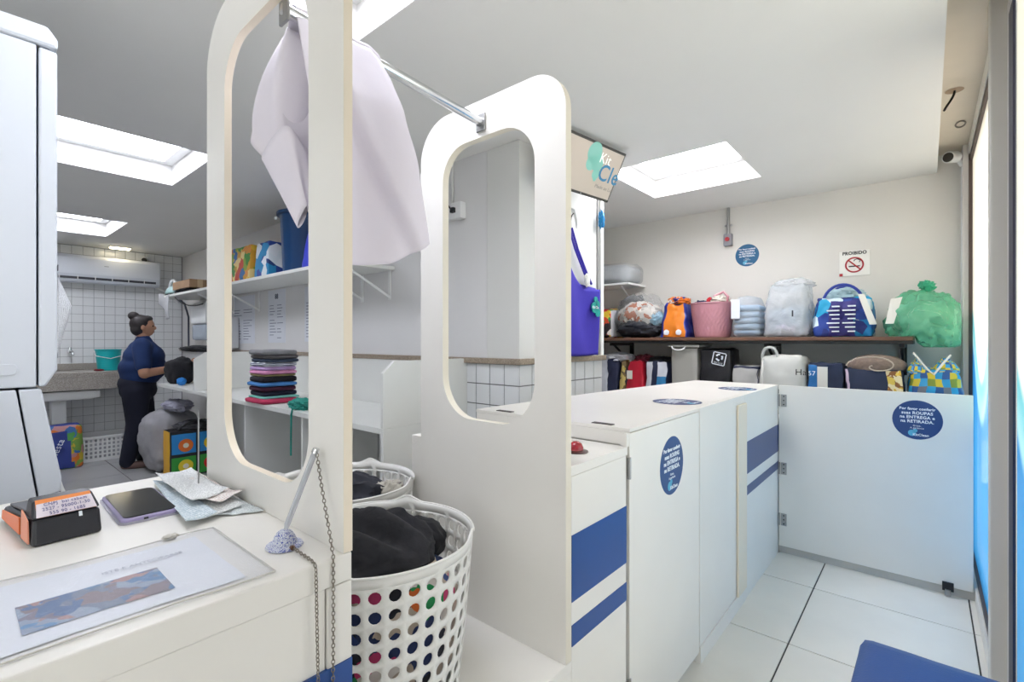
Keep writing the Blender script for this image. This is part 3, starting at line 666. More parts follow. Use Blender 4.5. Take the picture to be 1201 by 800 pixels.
tag(MB().lump((.95, 1.345, .83), .05, .035, .03, 44, .3, 3, n=18).build('pale_sock', mat('pale_grey_cloth', '#b9b4a9', .95), smooth=True), 'pale grey sock on the dark clothes in the back basket', 'sock')

# ------------------------------------------------------------------ white sheet over the rail
SH = mat('lilac_white_sheet', '#e9e3ee', .85, var=.02, scale=6, bump=.08, bscale=40)
st = thing('hanging_sheet', 'lilac white cotton sheet thrown over the chrome rail', 'sheet', (.58, .98, 1.55))
def clamp(x, a, b_): return max(a, min(b_, x))
def interp(tab, v):
    for (a, x), (b_, y) in zip(tab, tab[1:]):
        if v <= b_: t = (v-a)/(b_-a); t = t*t*(3-2*t)*.4+t*.6; return x+(y-x)*t
    return tab[-1][1]
def front(u, v):
    # v = 0 at the rail, 1 at the hem
    xl = .452+.02*v; xr = interp([(0, .648), (.12, .668), (.3, .69), (.6, .730), (1, .765)], v)
    x = xl+(xr-xl)*u
    zb = 1.484+.085*clamp((u-.55)/.45, 0, 1)**1.3-.006*math.sin(u*7)
    zt = 1.977+.004*math.sin(u*7)-.02*max(0, u-.86)/.14
    z = zt+(zb-zt)*v
    y = .951-.045*math.sin(min(1, v*1.5)*PI/2)-.012*math.sin(u*9+v*2.0)*min(1, v*3)
    crease = u-(.16+.60*v)          # the diagonal fold
    y -= .034*(1/(1+math.exp(-clamp(crease*75, -40, 40))))*min(1, v*3.5)*(1-.55*clamp((crease-.05)/.5, 0, 1))
    y += .03*max(0, u-.9)/.1*v
    return (x, y, z)
MB().grid(front, 56, 50).build('front_fall', SH, st, smooth=True, solid=.0016)
def back(u, v):
    x = .455+.02*v+(.21+.03*v)*u; z = 1.977-.36*v+.03*v*math.sin(u*5); y = .987+.045*math.sin(min(1, v*2)*PI/2)+.015*math.sin(u*8+v*3)*v
    return (x, y, z)
MB().grid(back, 30, 24).build('back_fall', SH, st, smooth=True, solid=.0016)
def over(u, v):
    a = PI*v; x = .452+.196*u; return (x, .969-.018*math.cos(a), 1.977+.0145*math.sin(a)+.004*math.sin(u*7)-.02*max(0, u-.86)/.14*(1-v))
MB().grid(over, 24, 8).build('rail_fold', SH, st, smooth=True, solid=.0016)
# the side flap that bellies out like a sleeve, open at its lower end
A = Vector((.487, 1.0, 1.965)); Bp = Vector((.50, 1.165, 1.735))
def sleeve(u, v):
    c = A.lerp(Bp, v); t = (Bp-A).normalized(); e1 = Vector((1, 0, 0)); e2 = t.cross(e1).normalized()
    a = 2*PI*u; r1 = .028+.022*math.sin(PI*min(1, v*1.1)*.9)+.008*math.sin(3*a+v*3); r2 = .03+.085*v**.9-.02*max(0, v-.8)/.2+.008*math.sin(2*a+1)
    return tuple(c+e1*math.cos(a)*r1+e2*math.sin(a)*r2+t*.02*math.sin(a+.8)*v)
MB().grid(sleeve, 40, 22).build('side_flap', SH, st, smooth=True, solid=.0016)
def gather(u, v):
    a = 2*PI*u; c = Vector((.475, 1.055, 1.74)).lerp(Vector((.50, 1.0, 1.58)), v); return tuple(c+Vector((.03*math.cos(a)*(1-.5*v), .075*math.sin(a)*(1-.75*v)+.008*math.sin(3*a), .02*math.sin(2*a))))
MB().grid(gather, 30, 12).build('inner_fold', SH, st, smooth=True, solid=.0016)

# ------------------------------------------------------------------ washer and dryer stack (left), seen from the side
DR = mat('machine_seam', '#6b6e78', .6)
dy = thing('tumble_dryer', 'white tumble dryer stacked on top of the washing machine behind the desk', 'dryer', (-.2, 2.05, 1.2))
def profbox(mb, outline, y0, y1, m=0): return mb.prism(outline, lambda a, b_, d: (a, d, b_), y0, y1, m)
profbox(MB(), [(-.52, 1.203), (.149, 1.203), (.149, 2.065), (-.52, 2.065)], 1.7, 2.38).build('cabinet', ENAMEL, dy, bevel=.004)
profbox(MB(), [(.153, 1.203), (.166, 1.203), (.188, 1.245), (.188, 2.06), (.153, 2.062)], 1.7, 2.38).build('front_panel', ENAMEL, dy, bevel=.005)
profbox(MB(), [(-.52, 2.068), (.189, 2.066), (.189, 2.09), (.17, 2.118), (-.52, 2.118)], 1.694, 2.386).build('lid', ENAMEL, dy, bevel=.008)
profbox(MB(), [(.1885, 1.50), (.1895, 1.50), (.1895, 1.515), (.1885, 1.515)], 1.699, 2.3).build('door_seam', DR, dy)
MB().prism(rrect(-.1, .115, 1.235, 1.262, (.01, .01, .01, .01), 4), lambda a, b_, d: (a, d, b_), 1.6975, 1.702).build('service_cover', ENAMEL, dy, bevel=.001)
MB().cyl((.03, 1.6955, 1.25), (.03, 1.7, 1.25), .009, n=18).build('screw', STEEL, dy)
wa = thing('washing_machine', 'white washing machine with a slanted console under the tumble dryer', 'washing machine', (-.2, 2.05, 0))
profbox(MB(), [(-.52, 0), (.15, 0), (.15, .92), (.113, 1.198), (-.52, 1.198)], 1.7, 2.38).build('cabinet', ENAMEL, wa, bevel=.004)
profbox(MB(), [(.154, .92), (.194, .93), (.196, .965), (.158, 1.198), (.117, 1.198)], 1.7, 2.38).build('console', ENAMEL, wa, bevel=.004)
profbox(MB(), [(.154, .0), (.194, .0), (.194, .926), (.154, .916)], 1.7, 2.38).build('front_panel', ENAMEL, wa, bevel=.003)
profbox(MB(), [(-.52, .905), (.1545, .919), (.1545, .916), (-.52, .902)], 1.6995, 1.72).build('seam', DR, wa)
profbox(MB(), [(.1935, .70), (.212, .80), (.212, .90), (.1955, .96)], 1.72, 2.2).build('drawer_lip', WHITEP, wa, bevel=.002)
nt_ = tag(MB().grid(lambda u, v: (.1895+.030*u*(1-abs(v-.62)/.62 if v < .62 else (1-v)/.38), 1.705+.03*u, 1.275+.22*v), 10, 16).build('dryer_notice', scribble_mat('notice_scribble', '#e3e6ec', '#5b6170', 70, .6), smooth=True, solid=.0006), 'curled printed notice in plastic stuck on the front of the dryer', 'notice')

# ------------------------------------------------------------------ back of the room: wall sink, AC etc
sk_ = thing('granite_sink', 'grey granite wash counter with white sink leg along the tiled wall', 'sink', (.7, 7.0, 0))
box('counter_slab', -.6, 1.40, 6.74, 7.335, .93, .985, GRANS, sk_, .004)
box('front_apron', -.6, 1.40, 6.74, 6.765, .80, .9295, GRANS, sk_, .002)
box('backsplash', -.6, 1.40, 7.315, 7.335, .986, 1.06, GRANS, sk_, .002)
box('pedestal', .72, .84, 6.95, 7.12, 0, .70, WHITEP, sk_, .01)
MB().softbox(.4, 1.1, 6.78, 7.3, .69, .798, (8, 6, 4), .0, 0, rnd=.04).build('basin', WHITEP, sk_, smooth=True)
tpn = thing('wall_tap', 'chrome tap on the tiled wall above the granite sink', 'tap', (.91, 7.3, 1.15))
MB().cyl((.91, 7.335, 1.2), (.91, 7.29, 1.2), .022, n=16).build('tap_body', CHROME, tpn, smooth=True)
MB().tube([(.91, 7.30, 1.2), (.915, 7.25, 1.205), (.92, 7.22, 1.19), (.922, 7.21, 1.15)], .012, 10).build('spout', CHROME, tpn, smooth=True)
MB().cyl((.91, 7.3, 1.215), (.91, 7.3, 1.245), .014, n=12).build('handle', CHROME, tpn)
bk = thing('teal_bucket', 'teal plastic bucket standing on the granite sink behind the woman', 'bucket', (1.22, 7.0, .986))
MB().lathe([(0, 0), (.095, 0), (.115, .22), (.122, .225), (.122, .235), (.112, .233), (.092, .006), (0, .006)], (1.19, 6.98, .9862), 30).build('pail', mat('teal_plastic', '#12b0b4', .35), bk, smooth=True)
MB().tube([(1.07, 6.98, 1.215), (1.065, 6.97, 1.20), (1.07, 6.9, 1.15), (1.19, 6.86, 1.12), (1.30, 6.9, 1.15), (1.312, 6.98, 1.215)], .004, 8).build('handle', WHITEP, bk, smooth=True)
tag(MB().lump((1.09, 6.86, .997), .045, .03, .012, 4, .2, 3, n=12, flat=.9862).build('sponge', mat('dark_red_sponge', '#7d2f35', .9), smooth=True), 'dark red sponge on the granite beside the teal bucket', 'sponge')

ac = thing('air_conditioner', 'white split air conditioner on the tiled wall above the sink', 'air conditioner', (1.2, 7.24, 1.97))
profile = [(7.335, 1.985), (7.335, 2.275), (7.17, 2.275), (7.135, 2.24), (7.13, 2.06), (7.15, 1.995), (7.2, 1.97), (7.3, 1.97)]
MB().prism(profile, lambda a, b_, d: (d, a, b_), .70, 1.715).build('housing', ENAMEL, ac, bevel=.008)
MB().prism([(7.1465, 2.005), (7.1445, 2.045), (7.138, 2.045), (7.142, 2.003)], lambda a, b_, d: (d, a, b_), .73, 1.67).build('outlet_slot', mat('ac_outlet_dark', '#3c3e46', .5), ac)
for k in range(6): MB().box(.80+.15*k, .806+.15*k, 7.132, 7.142, 2.003, 2.045).build('vane', WHITEP, ac)
MB().prism([(7.139, 2.0), (7.152, 1.978), (7.158, 1.98), (7.147, 2.002)], lambda a, b_, d: (d, a, b_), .73, 1.67).build('louvre', ENAMEL, ac)
lab(box('badge', 1.18, 1.22, 7.1285, 7.131, 2.16, 2.168, mat('badge_grey', '#9aa0aa', .4), ac, 0), 'small grey badge')
MB().tube(bez((1.69, 7.3, 1.98), (1.78, 7.3, 1.96), (1.86, 7.28, 1.9), (1.92, 7.25, 1.80), 14), .012, 8).build('drain_hose', WHITEP, ac, smooth=True)
lp = thing('ceiling_lamp', 'small rectangular warm ceiling lamp over the air conditioner', 'lamp', (1.31, 7.05, 2.38))
box('lamp_body', 1.21, 1.41, 7.02, 7.12, 2.385, 2.3995, WHITEP, lp, .003)
box('diffuser', 1.22, 1.40, 7.03, 7.11, 2.372, 2.3845, mat('warm_lamp_glow', '#fff0cc', .5, emit=7), lp, .004)
def camera_thing(label, base, head, d, cable=None):
    t = thing('security_camera', label, 'camera', base)
    b0 = Vector(base); h = Vector(head); d = Vector(d).normalized()
    MB().tube([b0, (b0+h)/2+Vector((0, 0, .01)), h], [.016, .012, .012], 12).build('arm', WHITEP, t, smooth=True)
    MB().cyl(h-d*.03, h+d*.045, .034, n=20).build('barrel', WHITEP, t, bevel=.003)
    MB().cyl(h+d*.0452, h+d*.047, .028, n=20).build('lens', mat('lens_black', '#33302e', .15), t)
    return t
camera_thing('white bullet camera on the tiled wall right of the lamp', (1.59, 7.335, 2.345), (1.585, 7.26, 2.31), (-.3, -.9, -.3))
camera_thing('white bullet camera at the top of the shop front corner', (4.06, -.165, 2.40), (4.0, -.12, 2.44), (-.8, .45, -.15))
cw = tag(MB().tube([(4.075, -.163, 2.39), (4.08, -.163, 2.3), (4.075, -.163, 1.9), (4.08, -.163, 1.35), (4.075, -.163, 1.1)], .004, 6).build('camera_cable', WHITEP, smooth=True), 'white cable running down from the shop front camera', 'cable')
wr_ = thing('dangling_wire', 'dark wire hanging from a hole beside the ceiling drop', 'wire', (3.1, -.09, 2.5))
MB().lathe([(0, 0), (.035, 0), (.03, .0015), (0, .0015)], (3.12, -.1, 2.508), 16).build('hole_patch', mat('raw_hole', '#b09a85', .9), wr_)
MB().tube(bez((3.12, -.10, 2.508), (3.10, -.10, 2.47), (3.14, -.075, 2.46), (3.05, -.062, 2.40), 12), .005, 6).build('wire', DARK, wr_, smooth=True)
tag(MB().tube([(3.62+.05*math.cos(a), -.14+.02*math.sin(a), 2.506) for a in [2*PI*i/20 for i in range(20)]], .004, 6, closed=True).build('ceiling_ring', mat('grey_ring', '#8b857c', .6)), 'small dark ring on the raised ceiling strip', 'ring')

# work bench along the partition
wbn = thing('work_bench', 'long white folding bench with upright boards along the partition wall', 'bench', (1.7, 4.6, 0))
box('bench_top', 1.412, 1.992, 2.072, 5.98, .85, .88, LAMG, wbn, .002)
box('back_board', 1.972, 1.993, 2.072, 5.98, .8805, 1.195, LAMG, wbn, .001)
def divider(y, name='divider', z0=.8805):
    return MB().prism([(1.412, z0), (1.97, z0), (1.97, 1.215), (1.50, 1.215), (1.412, 1.155)], lambda a, b_, d: (a, d, b_), y, y+.02).build(name, LAMG, wbn, bevel=.0015)
MB().prism([(1.412, .8805), (1.993, .8805), (1.993, 1.19), (1.96, 1.215), (1.48, 1.215), (1.412, 1.155)], lambda a, b_, d: (a, d, b_), 2.05, 2.0715).build('divider', LAMG, wbn, bevel=.0015)
divider(4.86)
box('end_board', 1.412, 1.993, 2.05, 2.0715, 0, .8795, LAMG, wbn, .0015)
for y in (2.92, 3.8): box('upright', 1.43, 1.97, y, y+.02, 0, .8495, LAMG, wbn, .001)
box('bench_back', 1.975, 1.993, 2.072, 5.98, 0, .8495, LAMG, wbn, 0)
for y in (2.4, 4.5): MB().cyl((1.965, y, .90), (1.972, y, .90), .012, n=10).build('screw_cap', DARK, wbn)

# folded clothes
GS = 'folded clothes in the tall stack'
stack = [('#c33a5e', 'raspberry red', .034, .05), ('#7fc7c0', 'mint green', .016, .02), ('#23243a', 'midnight navy', .034, .0), ('#4a1f38', 'dark plum', .036, .0), ('#4a86c9', 'sky blue', .03, .015), ('#1d1b24', 'black', .04, .0),
         ('#b9ac7a', 'olive yellow', .018, -.01), ('#e39ac4', 'bright pink', .026, .0), ('#c6a8d8', 'lilac', .03, .0), ('#eceef4', 'white with navy stripes', .03, .0), ('#39465a', 'slate blue', .026, .0), ('#6a6668', 'charcoal grey', .03, .0), ('#8b8b8e', 'light grey', .034, .01)]
z = .8805
for k, (c, nm, h_, gx) in enumerate(stack):
    jx, jy = random.uniform(-.008, .008), random.uniform(-.012, .012)
    m_ = mat('cloth_'+nm.replace(' ', '_'), c, .95, var=.15, scale=14, bump=.3, bscale=60); m2_ = mat('navy_cloth_stripe', '#2b3560', .95)
    mf = (lambda i, j, ax: 1 if (int(j*5) % 2 == 1) else 0) if 'stripe' in nm else None
    g = MB().softbox(1.425-gx*.6+jx, 1.665+jx, 3.475-gx+jy, 3.715+gx*.3+jy, z, z+h_, (12, 12, 5), .004, .004, k+3, rnd=.016, mfn=mf).build('folded_garment', [m_, m2_], smooth=True, weld=True, angle=180)
    pos_ = 'at the bottom of the tall stack' if k == 0 else 'topmost in the tall stack' if k == len(stack)-1 else 'directly above the %s one in the stack' % stack[k-1][1]
    tag(g, 'folded %s garment %s' % (nm, pos_), 'garment', GS); z += h_-.001
gm = mat('teal_green_cloth', '#2f9a8c', .9, var=.25, scale=14)
gc = thing('green_cloth', 'crumpled teal green cloth with a hanging strap on the bench edge', 'garment', (1.5, 3.06, .8805))
MB().lump((1.50, 3.06, .905), .07, .13, .04, 51, .35, 2.6, n=24, flat=.881).build('cloth', gm, smooth=True)
bpy.context.view_layer.update()
gcl = [o for o in bpy.data.objects if o.name == 'cloth'][-1]; gcl.parent = gc; gcl.location = gcl.location-Vector(gc.location)
MB().tube([(1.44, 3.0, .90), (1.408, 3.01, .89), (1.404, 3.015, .86), (1.404, 3.02, .60)], .006, 6).build('strap', gm, gc, smooth=True)

# upper wall shelf
us = thing('wall_shelf', 'long white wall shelf on brackets above the folding bench', 'shelf', (1.8, 4.4, 1.8))
box('shelf_board', 1.60, 1.995, 2.76, 6.7, 1.80, 1.825, LAMG, us, .002)
for y in (3.15, 4.95, 5.6):
    MB().box(1.985, 1.996, y-.012, y+.012, 1.60, 1.799).build('bracket_plate', WHITEP, us)
    MB().tube([(1.99, y, 1.62), (1.66, y, 1.792)], .008, 6).build('bracket_arm', WHITEP, us)
MB().box(1.985, 1.996, 2.80, 2.824, 1.60, 1.799).build('bracket_plate', WHITEP, us); MB().tube([(1.99, 2.812, 1.62), (1.66, 2.812, 1.792)], .008, 6).build('bracket_arm', WHITEP, us)
tb_ = thing('storage_box', 'low white plastic box at the near end of the wall shelf', 'box', (1.8, 2.95, 1.826))
MB().softbox(1.64, 1.90, 2.82, 3.2, 1.8255, 1.875, (6, 6, 4), .0, 0, rnd=.012).build('tray', WHITEP, tb_, smooth=True, weld=True)
MB().softbox(1.63, 1.91, 2.81, 3.21, 1.876, 1.89, (6, 6, 2), .0, 0, rnd=.006).build('lid', WHITEP, tb_, smooth=True, weld=True)
bn = thing('blue_bin', 'tall dark blue plastic bin with a rim on the wall shelf', 'bin', (1.77, 3.62, 1.826))
rib = lambda a, z_: .012*max(0, math.cos(a*14))
MB().lathe([(0, 0), (.15, 0), (.16, .02), (.18, .42), (.185, .43), (.205, .435), (.205, .455), (.175, .455), (.15, .03), (0, .03)], (1.80, 3.62, 1.8255), 84, wob=rib).build('bin_body', mat('dark_blue_plastic', '#1a4373', .35), bn, smooth=True)
MB().cyl((1.615, 3.70, 2.235), (1.600, 3.702, 2.235), .012, n=14).build('rivet', WHITEP, bn)
bb = thing('blue_bag', 'bright royal blue bag leaning on the shelf right of the dark blue bin', 'bag', (1.75, 3.26, 1.826))
MB().softbox(1.63, 1.93, 3.23, 3.38, 1.8255, 2.33, (8, 6, 12), .01, .008, 6, top=(.5, .6), lean=(.04, .0)).build('bag_body', mat('royal_blue_cloth', '#2f3fd0', .6), bb, smooth=True, weld=True)
yb = thing('patterned_bag', 'shopping bag printed with yellow, green and red leaves on the wall shelf', 'bag', (1.75, 4.55, 1.826))
MB().softbox(1.64, 1.86, 4.28, 4.86, 1.8255, 2.13, (10, 14, 10), .006, .006, 8, top=(.8, .95), rnd=.01).build('bag_body', print_mat('leafy_print', ['#e8c23a', '#e2953a', '#3f8f3a', '#e0b83c', '#c8452f', '#2f6fae', '#8cae3a', '#f0d890', '#d8a02f'], 16), yb, smooth=True, weld=True)
wbag = thing('patterned_bag', 'white and blue hexagon printed bag beside the dark blue bin on the shelf', 'bag', (1.75, 4.1, 1.826))
MB().softbox(1.66, 1.86, 3.97, 4.24, 1.8255, 2.12, (10, 10, 10), .006, .005, 9, top=(.8, .9), rnd=.01).build('bag_body', print_mat('blue_hex_print', ['#e8f0f6', '#2b4a9e', '#2b8ec4', '#eef2f8', '#27407f'], 12, smooth=False), wbag, smooth=True, weld=True)
ir = thing('steam_iron', 'white and teal steam iron parked at the far end of the wall shelf', 'iron', (1.72, 6.45, 1.826))
MB().softbox(1.62, 1.75, 6.36, 6.62, 1.84, 1.93, (6, 8, 5), .01, 0, rnd=.03, top=(.6, .8)).build('body', mat('teal_white_plastic', '#bfe0e0', .35), ir, smooth=True, weld=True)
MB().tube(bez((1.68, 6.38, 1.92), (1.68, 6.36, 2.02), (1.68, 6.6, 2.02), (1.68, 6.6, 1.93), 12), .018, 10).build('handle', WHITEP, ir, smooth=True)
box('sole_plate', 1.615, 1.755, 6.35, 6.63, 1.8255, 1.8395, DARK, ir, .004)
cb_ = thing('cardboard_box', 'small brown cardboard box beside the iron on the shelf', 'box', (1.72, 6.1, 1.86))
box('carton', 1.63, 1.82, 5.75, 6.32, 1.872, 1.955, mat('cardboard', '#a98a6c', .85, var=.1), cb_, .002)
box('tape', 1.70, 1.75, 5.749, 6.321, 1.8715, 1.9555, mat('parcel_tape', '#c8ae8c', .4), cb_, 0)
tag(MB().lump((1.71, 6.05, 1.848), .1, .3, .026, 61, .3, 4, n=20, flat=1.8255).build('black_garment', BLKC, smooth=True), 'black bundle under the cardboard box on the wall shelf', 'garment')
def hang(u, v):
    return (1.597-.012*math.sin(u*9)-.05*v*(1-v), 6.30+.40*u-.05*math.sin(v*3)*u, 1.83-.27*v*(.7+.3*math.cos(u*3))-.02*math.sin(u*6))
tag(MB().grid(hang, 20, 14).build('grey_cloth', mat('light_grey_cloth', '#c3c4c8', .95, var=.1), smooth=True, solid=.003), 'light grey cloth hanging over the far end of the wall shelf', 'cloth')
tag(MB().tube([(1.78, 6.73, 1.82), (1.86, 6.74, 1.76), (1.90, 6.74, 1.6), (1.90, 6.74, 1.235)], .011, 8).build('grey_hose', mat('dark_hose', '#5d6070', .5), smooth=True), 'dark grey iron hose hanging from the wall shelf corner', 'hose')
tag(MB().tube(bez((1.62, 6.2, 1.79), (1.66, 6.0, 1.66), (1.75, 5.9, 1.66), (1.9, 5.9, 1.78), 16), .006, 6).build('black_cable', DARK, smooth=True), 'looped black cable hanging under the wall shelf', 'cable')
dp = thing('towel_dispenser', 'white and grey paper towel dispenser on the partition under the shelf', 'dispenser', (1.9, 6.0, 1.32))
MB().softbox(1.80, 1.994, 5.85, 6.35, 1.50, 1.74, (6, 8, 6), .0, 0, rnd=.03).build('cover', WHITEP, dp, smooth=True, weld=True)
MB().softbox(1.81, 1.994, 5.87, 6.33, 1.32, 1.499, (6, 8, 6), .0, 0, rnd=.03, top=(1, 1)).build('tank', mat('smoky_tank', '#a9b4c0', .2), dp, smooth=True, weld=True)
box('paper_slot', 1.80, 1.99, 5.45, 5.62, 1.24, 1.56, mat('dispenser_grey', '#d5d8dd', .5), None, .003)
psl = [o for o in bpy.data.objects if o.name == 'paper_slot'][0]; tag(psl, 'narrow pale wall box next to the towel dispenser', 'box')
box('wall_socket', 1.985, 1.996, 6.42, 6.5, 1.25, 1.33, WHITEP, None, .003); tag(bpy.data.objects['wall_socket'], 'white socket on the partition below the dispenser', 'socket')

def poster(label, y0, y1, z0, z1, title=True):
    t = thing('wall_poster', label, 'poster', (1.995, (y0+y1)/2, z0), 'printed sheets on the partition')
    box('sheet', 1.9965, 1.9985, y0, y1, z0, z1, mat('poster_paper', '#e3e6ee', .6), t, 0)
    rows = 12; gi = mat('poster_ink', '#6f7790', .8)
    mb = MB(); h_ = z1-z0; w_ = y1-y0; rnd = random.Random(int(y0*100))
    for k in range(rows):
        zz = z1-h_*(.3+.056*k)
        for c_ in range(2):
            a = y1-w_*(.1+.43*c_); ln = w_*rnd.uniform(.2, .38)
            if rnd.random() < .85: mb.box(1.9958, 1.9966, a-ln, a, zz, zz+h_*.012)
    stuff(mb.build('print_lines', gi, t))
    if title:
        text('lettering', '88', h_*.13, (1.9962, (y0+y1)/2, z1-h_*.13), (0, -1, 0), (0, 0, 1), mat('poster_dark', '#2f3a58', .7), t, bold=h_*.004)
    return t
poster('printed list on the partition left of the other sheets, partly behind the bracket', 5.07, 5.66, 1.29, 1.775, False)
poster('printed sheet with a dark logo hanging above the folded clothes', 4.40, 4.76, 1.30, 1.79)
poster('printed sheet just left of the front panel stile, under the shelf', 3.75, 4.04, 1.31, 1.775)

ou = thing('socket_box', 'white double socket box with a conduit on the partition seen through the second panel', 'socket', (1.97, 2.15, 2.03))
MB().softbox(1.945, 1.996, 2.06, 2.15, 2.035, 2.135, (4, 6, 6), 0, 0, rnd=.008).build('socket_body', WHITEP, ou, smooth=True, weld=True)
MB().softbox(1.955, 1.996, 2.155, 2.22, 2.04, 2.125, (4, 6, 6), 0, 0, rnd=.008).build('switch_body', WHITEP, ou, smooth=True, weld=True)
box('plug', 1.925, 1.946, 2.10, 2.13, 2.07, 2.10, DARK, ou, .003)
box('conduit', 1.982, 1.996, 2.168, 2.182, 2.125, 2.3995, mat('conduit_white', '#dcdcda', .5), ou, .002)
MB().tube(bez((1.93, 2.12, 2.085), (1.89, 2.13, 2.14), (1.9, 2.18, 2.14), (1.95, 2.19, 2.09), 10), .005, 6).build('lead', DARK, ou, smooth=True)
wk = thing('wire_rack', 'small chrome wire rack on the partition between sheet and second panel', 'rack', (1.9, 2.6, 2.05))
for k in range(7): MB().tube([(1.82, 2.4+.07*k, 2.32), (1.82, 2.4+.07*k, 2.06), (1.99, 2.4+.07*k, 2.06)], .003, 5).build('wire', STEEL, wk)
for z_ in (2.06, 2.12, 2.18, 2.24, 2.30): MB().tube([(1.82, 2.4, z_), (1.82, 2.82, z_)], .003, 5).build('wire', STEEL, wk)

# things on and under the bench at the far end
tag(MB().lump((1.58, 5.85, 1.0), .14, .20, .15, 71, .14, 1.6, n=32, flat=.8805).build('black_garment', BLKC, smooth=True), 'black garment on the bench in front of the woman', 'garment')
tag(MB().lump((1.62, 5.35, 1.24), .16, .32, .03, 73, .22, 2.6, n=24).build('black_garment', BLKC, smooth=True), 'dark cloth lying along the upper edge of the bench board', 'garment')
tag(MB().lump((1.50, 5.53, .92), .04, .05, .038, 74, .2, 3, n=14, flat=.8805).build('blue_cloth', mat('bright_blue_cloth', '#2a7fd0', .9), smooth=True), 'bright blue cloth tucked beside the white divider', 'cloth')
GRY = mat('grey_sack_cloth', '#a6a5aa', .9, var=.12, scale=6, bump=.35, bscale=18)
tag(MB().lump((1.50, 5.93, .31), .24, .26, .31, 81, .10, 1.7, p=2.8, n=40, flat=.003).build('grey_sack', GRY, smooth=True), 'bulky grey sack of laundry on the floor under the bench', 'sack')
tag(MB().lump((1.54, 5.8, .66), .12, .25, .06, 83, .25, 2.2, n=24).build('crumpled_cloth', mat('lavender_grey_cloth', '#a9a9bb', .95, var=.25, scale=9), smooth=True), 'crumpled lavender grey cloth on top of the grey sack', 'cloth')
# colourful shopping bag with four picture fields (plain stand-in pictures)
cbg = thing('picture_bag', 'shopping bag with four bright blue and green picture squares on the floor', 'bag', (1.45, 5.55, 0))
QB, QG = mat('bag_blue', '#2f8fd6', .6), mat('bag_green', '#3aa040', .6); KB = mat('bag_black_band', '#1d1d22', .6); QY = mat('bag_yellow_side', '#e8b23a', .6)
def qf(i, j, ax):
    if ax == '-y': return 3 if (i < .05 or i > .95 or abs(i-.5) < .03 or j > .93 or abs(j-.47) < .03 or j < .04) else (0 if j > .47 else 1)
    if ax == '-x': return 2
    return 2 if ax in ('+y',) else 3
QX0, QX1, QYF, QZ = 1.38, 1.85, 5.45, .45
MB().softbox(QX0, QX1, QYF, 5.66, .003, QZ, (28, 8, 28), .006, .003, 12, rnd=.01, mfn=qf).build('bag_body', [QB, QG, QY, KB], cbg, smooth=True, weld=True)
for i, (uu, zz, c_) in enumerate(((.28, .68, '#e8762f'), (.74, .68, '#f0d22f'), (.28, .24, '#efd83a'), (.74, .24, '#d8322f'))):
    cx_, cz_ = QX0+(QX1-QX0)*uu, QZ*zz
    for r_, m_, nm_, dd in ((.062, mat('bag_spot_%d' % i, c_, .6), 'picture_spot', 0), (.024, mat('bag_spot_white', '#f2ead0', .6), 'picture_centre', .003)):
        MB().cyl((cx_, QYF-.006-dd, cz_), (cx_, QYF-.012-dd, cz_), r_, n=20).build(nm_, m_, cbg)
for y in (5.49, 5.62): MB().tube(bez((1.46, y, .43), (1.48, y, .55), (1.74, y, .55), (1.76, y, .43), 12), .01, 6).build('handle', KB, cbg, smooth=True)
tag(MB().lump((1.62, 5.56, .47), .2, .085, .05, 91, .35, 3, n=20).build('packed_clothes', mat('dark_grey_cloth', '#5b5c63', .95, var=.4, scale=14), smooth=True), 'dark and pale clothes sticking out of the picture bag', 'garment')
# blue bag and plastic crate under the sink
bg2 = thing('blue_shopping_bag', 'navy blue printed bag with a rainbow side on the floor under the sink', 'bag', (.76, 6.9, 0))
RB = print_mat('rainbow_print', ['#d9772f', '#c9b23a', '#4f9a4a', '#3f6fae', '#c28a8a', '#7aa04a'], 14)
MB().softbox(.60, .94, 6.68, 6.92, .003, .45, (14, 10, 14), .015, .008, 14, top=(.95, .7), mfn=lambda i, j, ax: 1 if (ax == '-y' and (i > .62+.15*(1-j) or j > .88) or ax == '+x' or j > .93) else 0).build('bag_body', [mat('navy_bag_print', '#2e3f8c', .5), RB], bg2, smooth=True, weld=True)
text('lettering', 'festa', .08, (.74, 6.655, .24), (.35, 0, .94), (-.94, 0, .35), INK, bg2)
tag(MB().lump((.575, 5.75, .09), .08, .08, .09, 95, .1, 3, n=18, flat=.003).build('yellow_bag', mat('yellow_green_plastic', '#c8c22f', .5), smooth=True), 'yellow green plastic bag beside the washing machine', 'bag')
cr = thing('white_crate', 'low white perforated plastic crate on the floor by the tiled wall', 'crate', (1.2, 7.1, 0))
mb = MB(); x0, x1, y0, y1, h_ = .93, 1.55, 6.88, 7.28, .27; nC = 16; nR = 5
for j in range(nR):
    for i in range(nC):
        a0, a1 = x0+(x1-x0)*i/nC, x0+(x1-x0)*(i+1)/nC; b0, b1 = .03+(h_-.05)*j/nR, .03+(h_-.05)*(j+1)/nR; g = .009
        vs = [(a0, y0, b0), (a1, y0, b0), (a1, y0, b1), (a0, y0, b1), (a0+g, y0, b0+g), (a1-g, y0, b0+g), (a1-g, y0, b1-g), (a0+g, y0, b1-g)]
        mb.add(vs, [(k, (k+1) % 4, 4+(k+1) % 4, 4+k) for k in range(4)])
mb.box(x0, x1, y0-.004, y0+.004, .004, .03).box(x0-.008, x1+.008, y0-.008, y0+.006, h_-.02, h_).box(x0, x0+.005, y0, y1, .004, h_).box(x1-.005, x1, y0, y1, .004, h_).box(x0, x1, y1-.005, y1, .004, h_).box(x0, x1, y0, y1, .004, .01)
mb.build('crate_body', WHITEP, cr, solid=.003)
tag(MB().box(1.0, 1.5, 6.95, 7.22, .0105, .2).build('crate_liner', mat('pale_grey_liner', '#b9bcc2', .8), bevel=.02), 'pale grey lining inside the white perforated crate', 'liner')

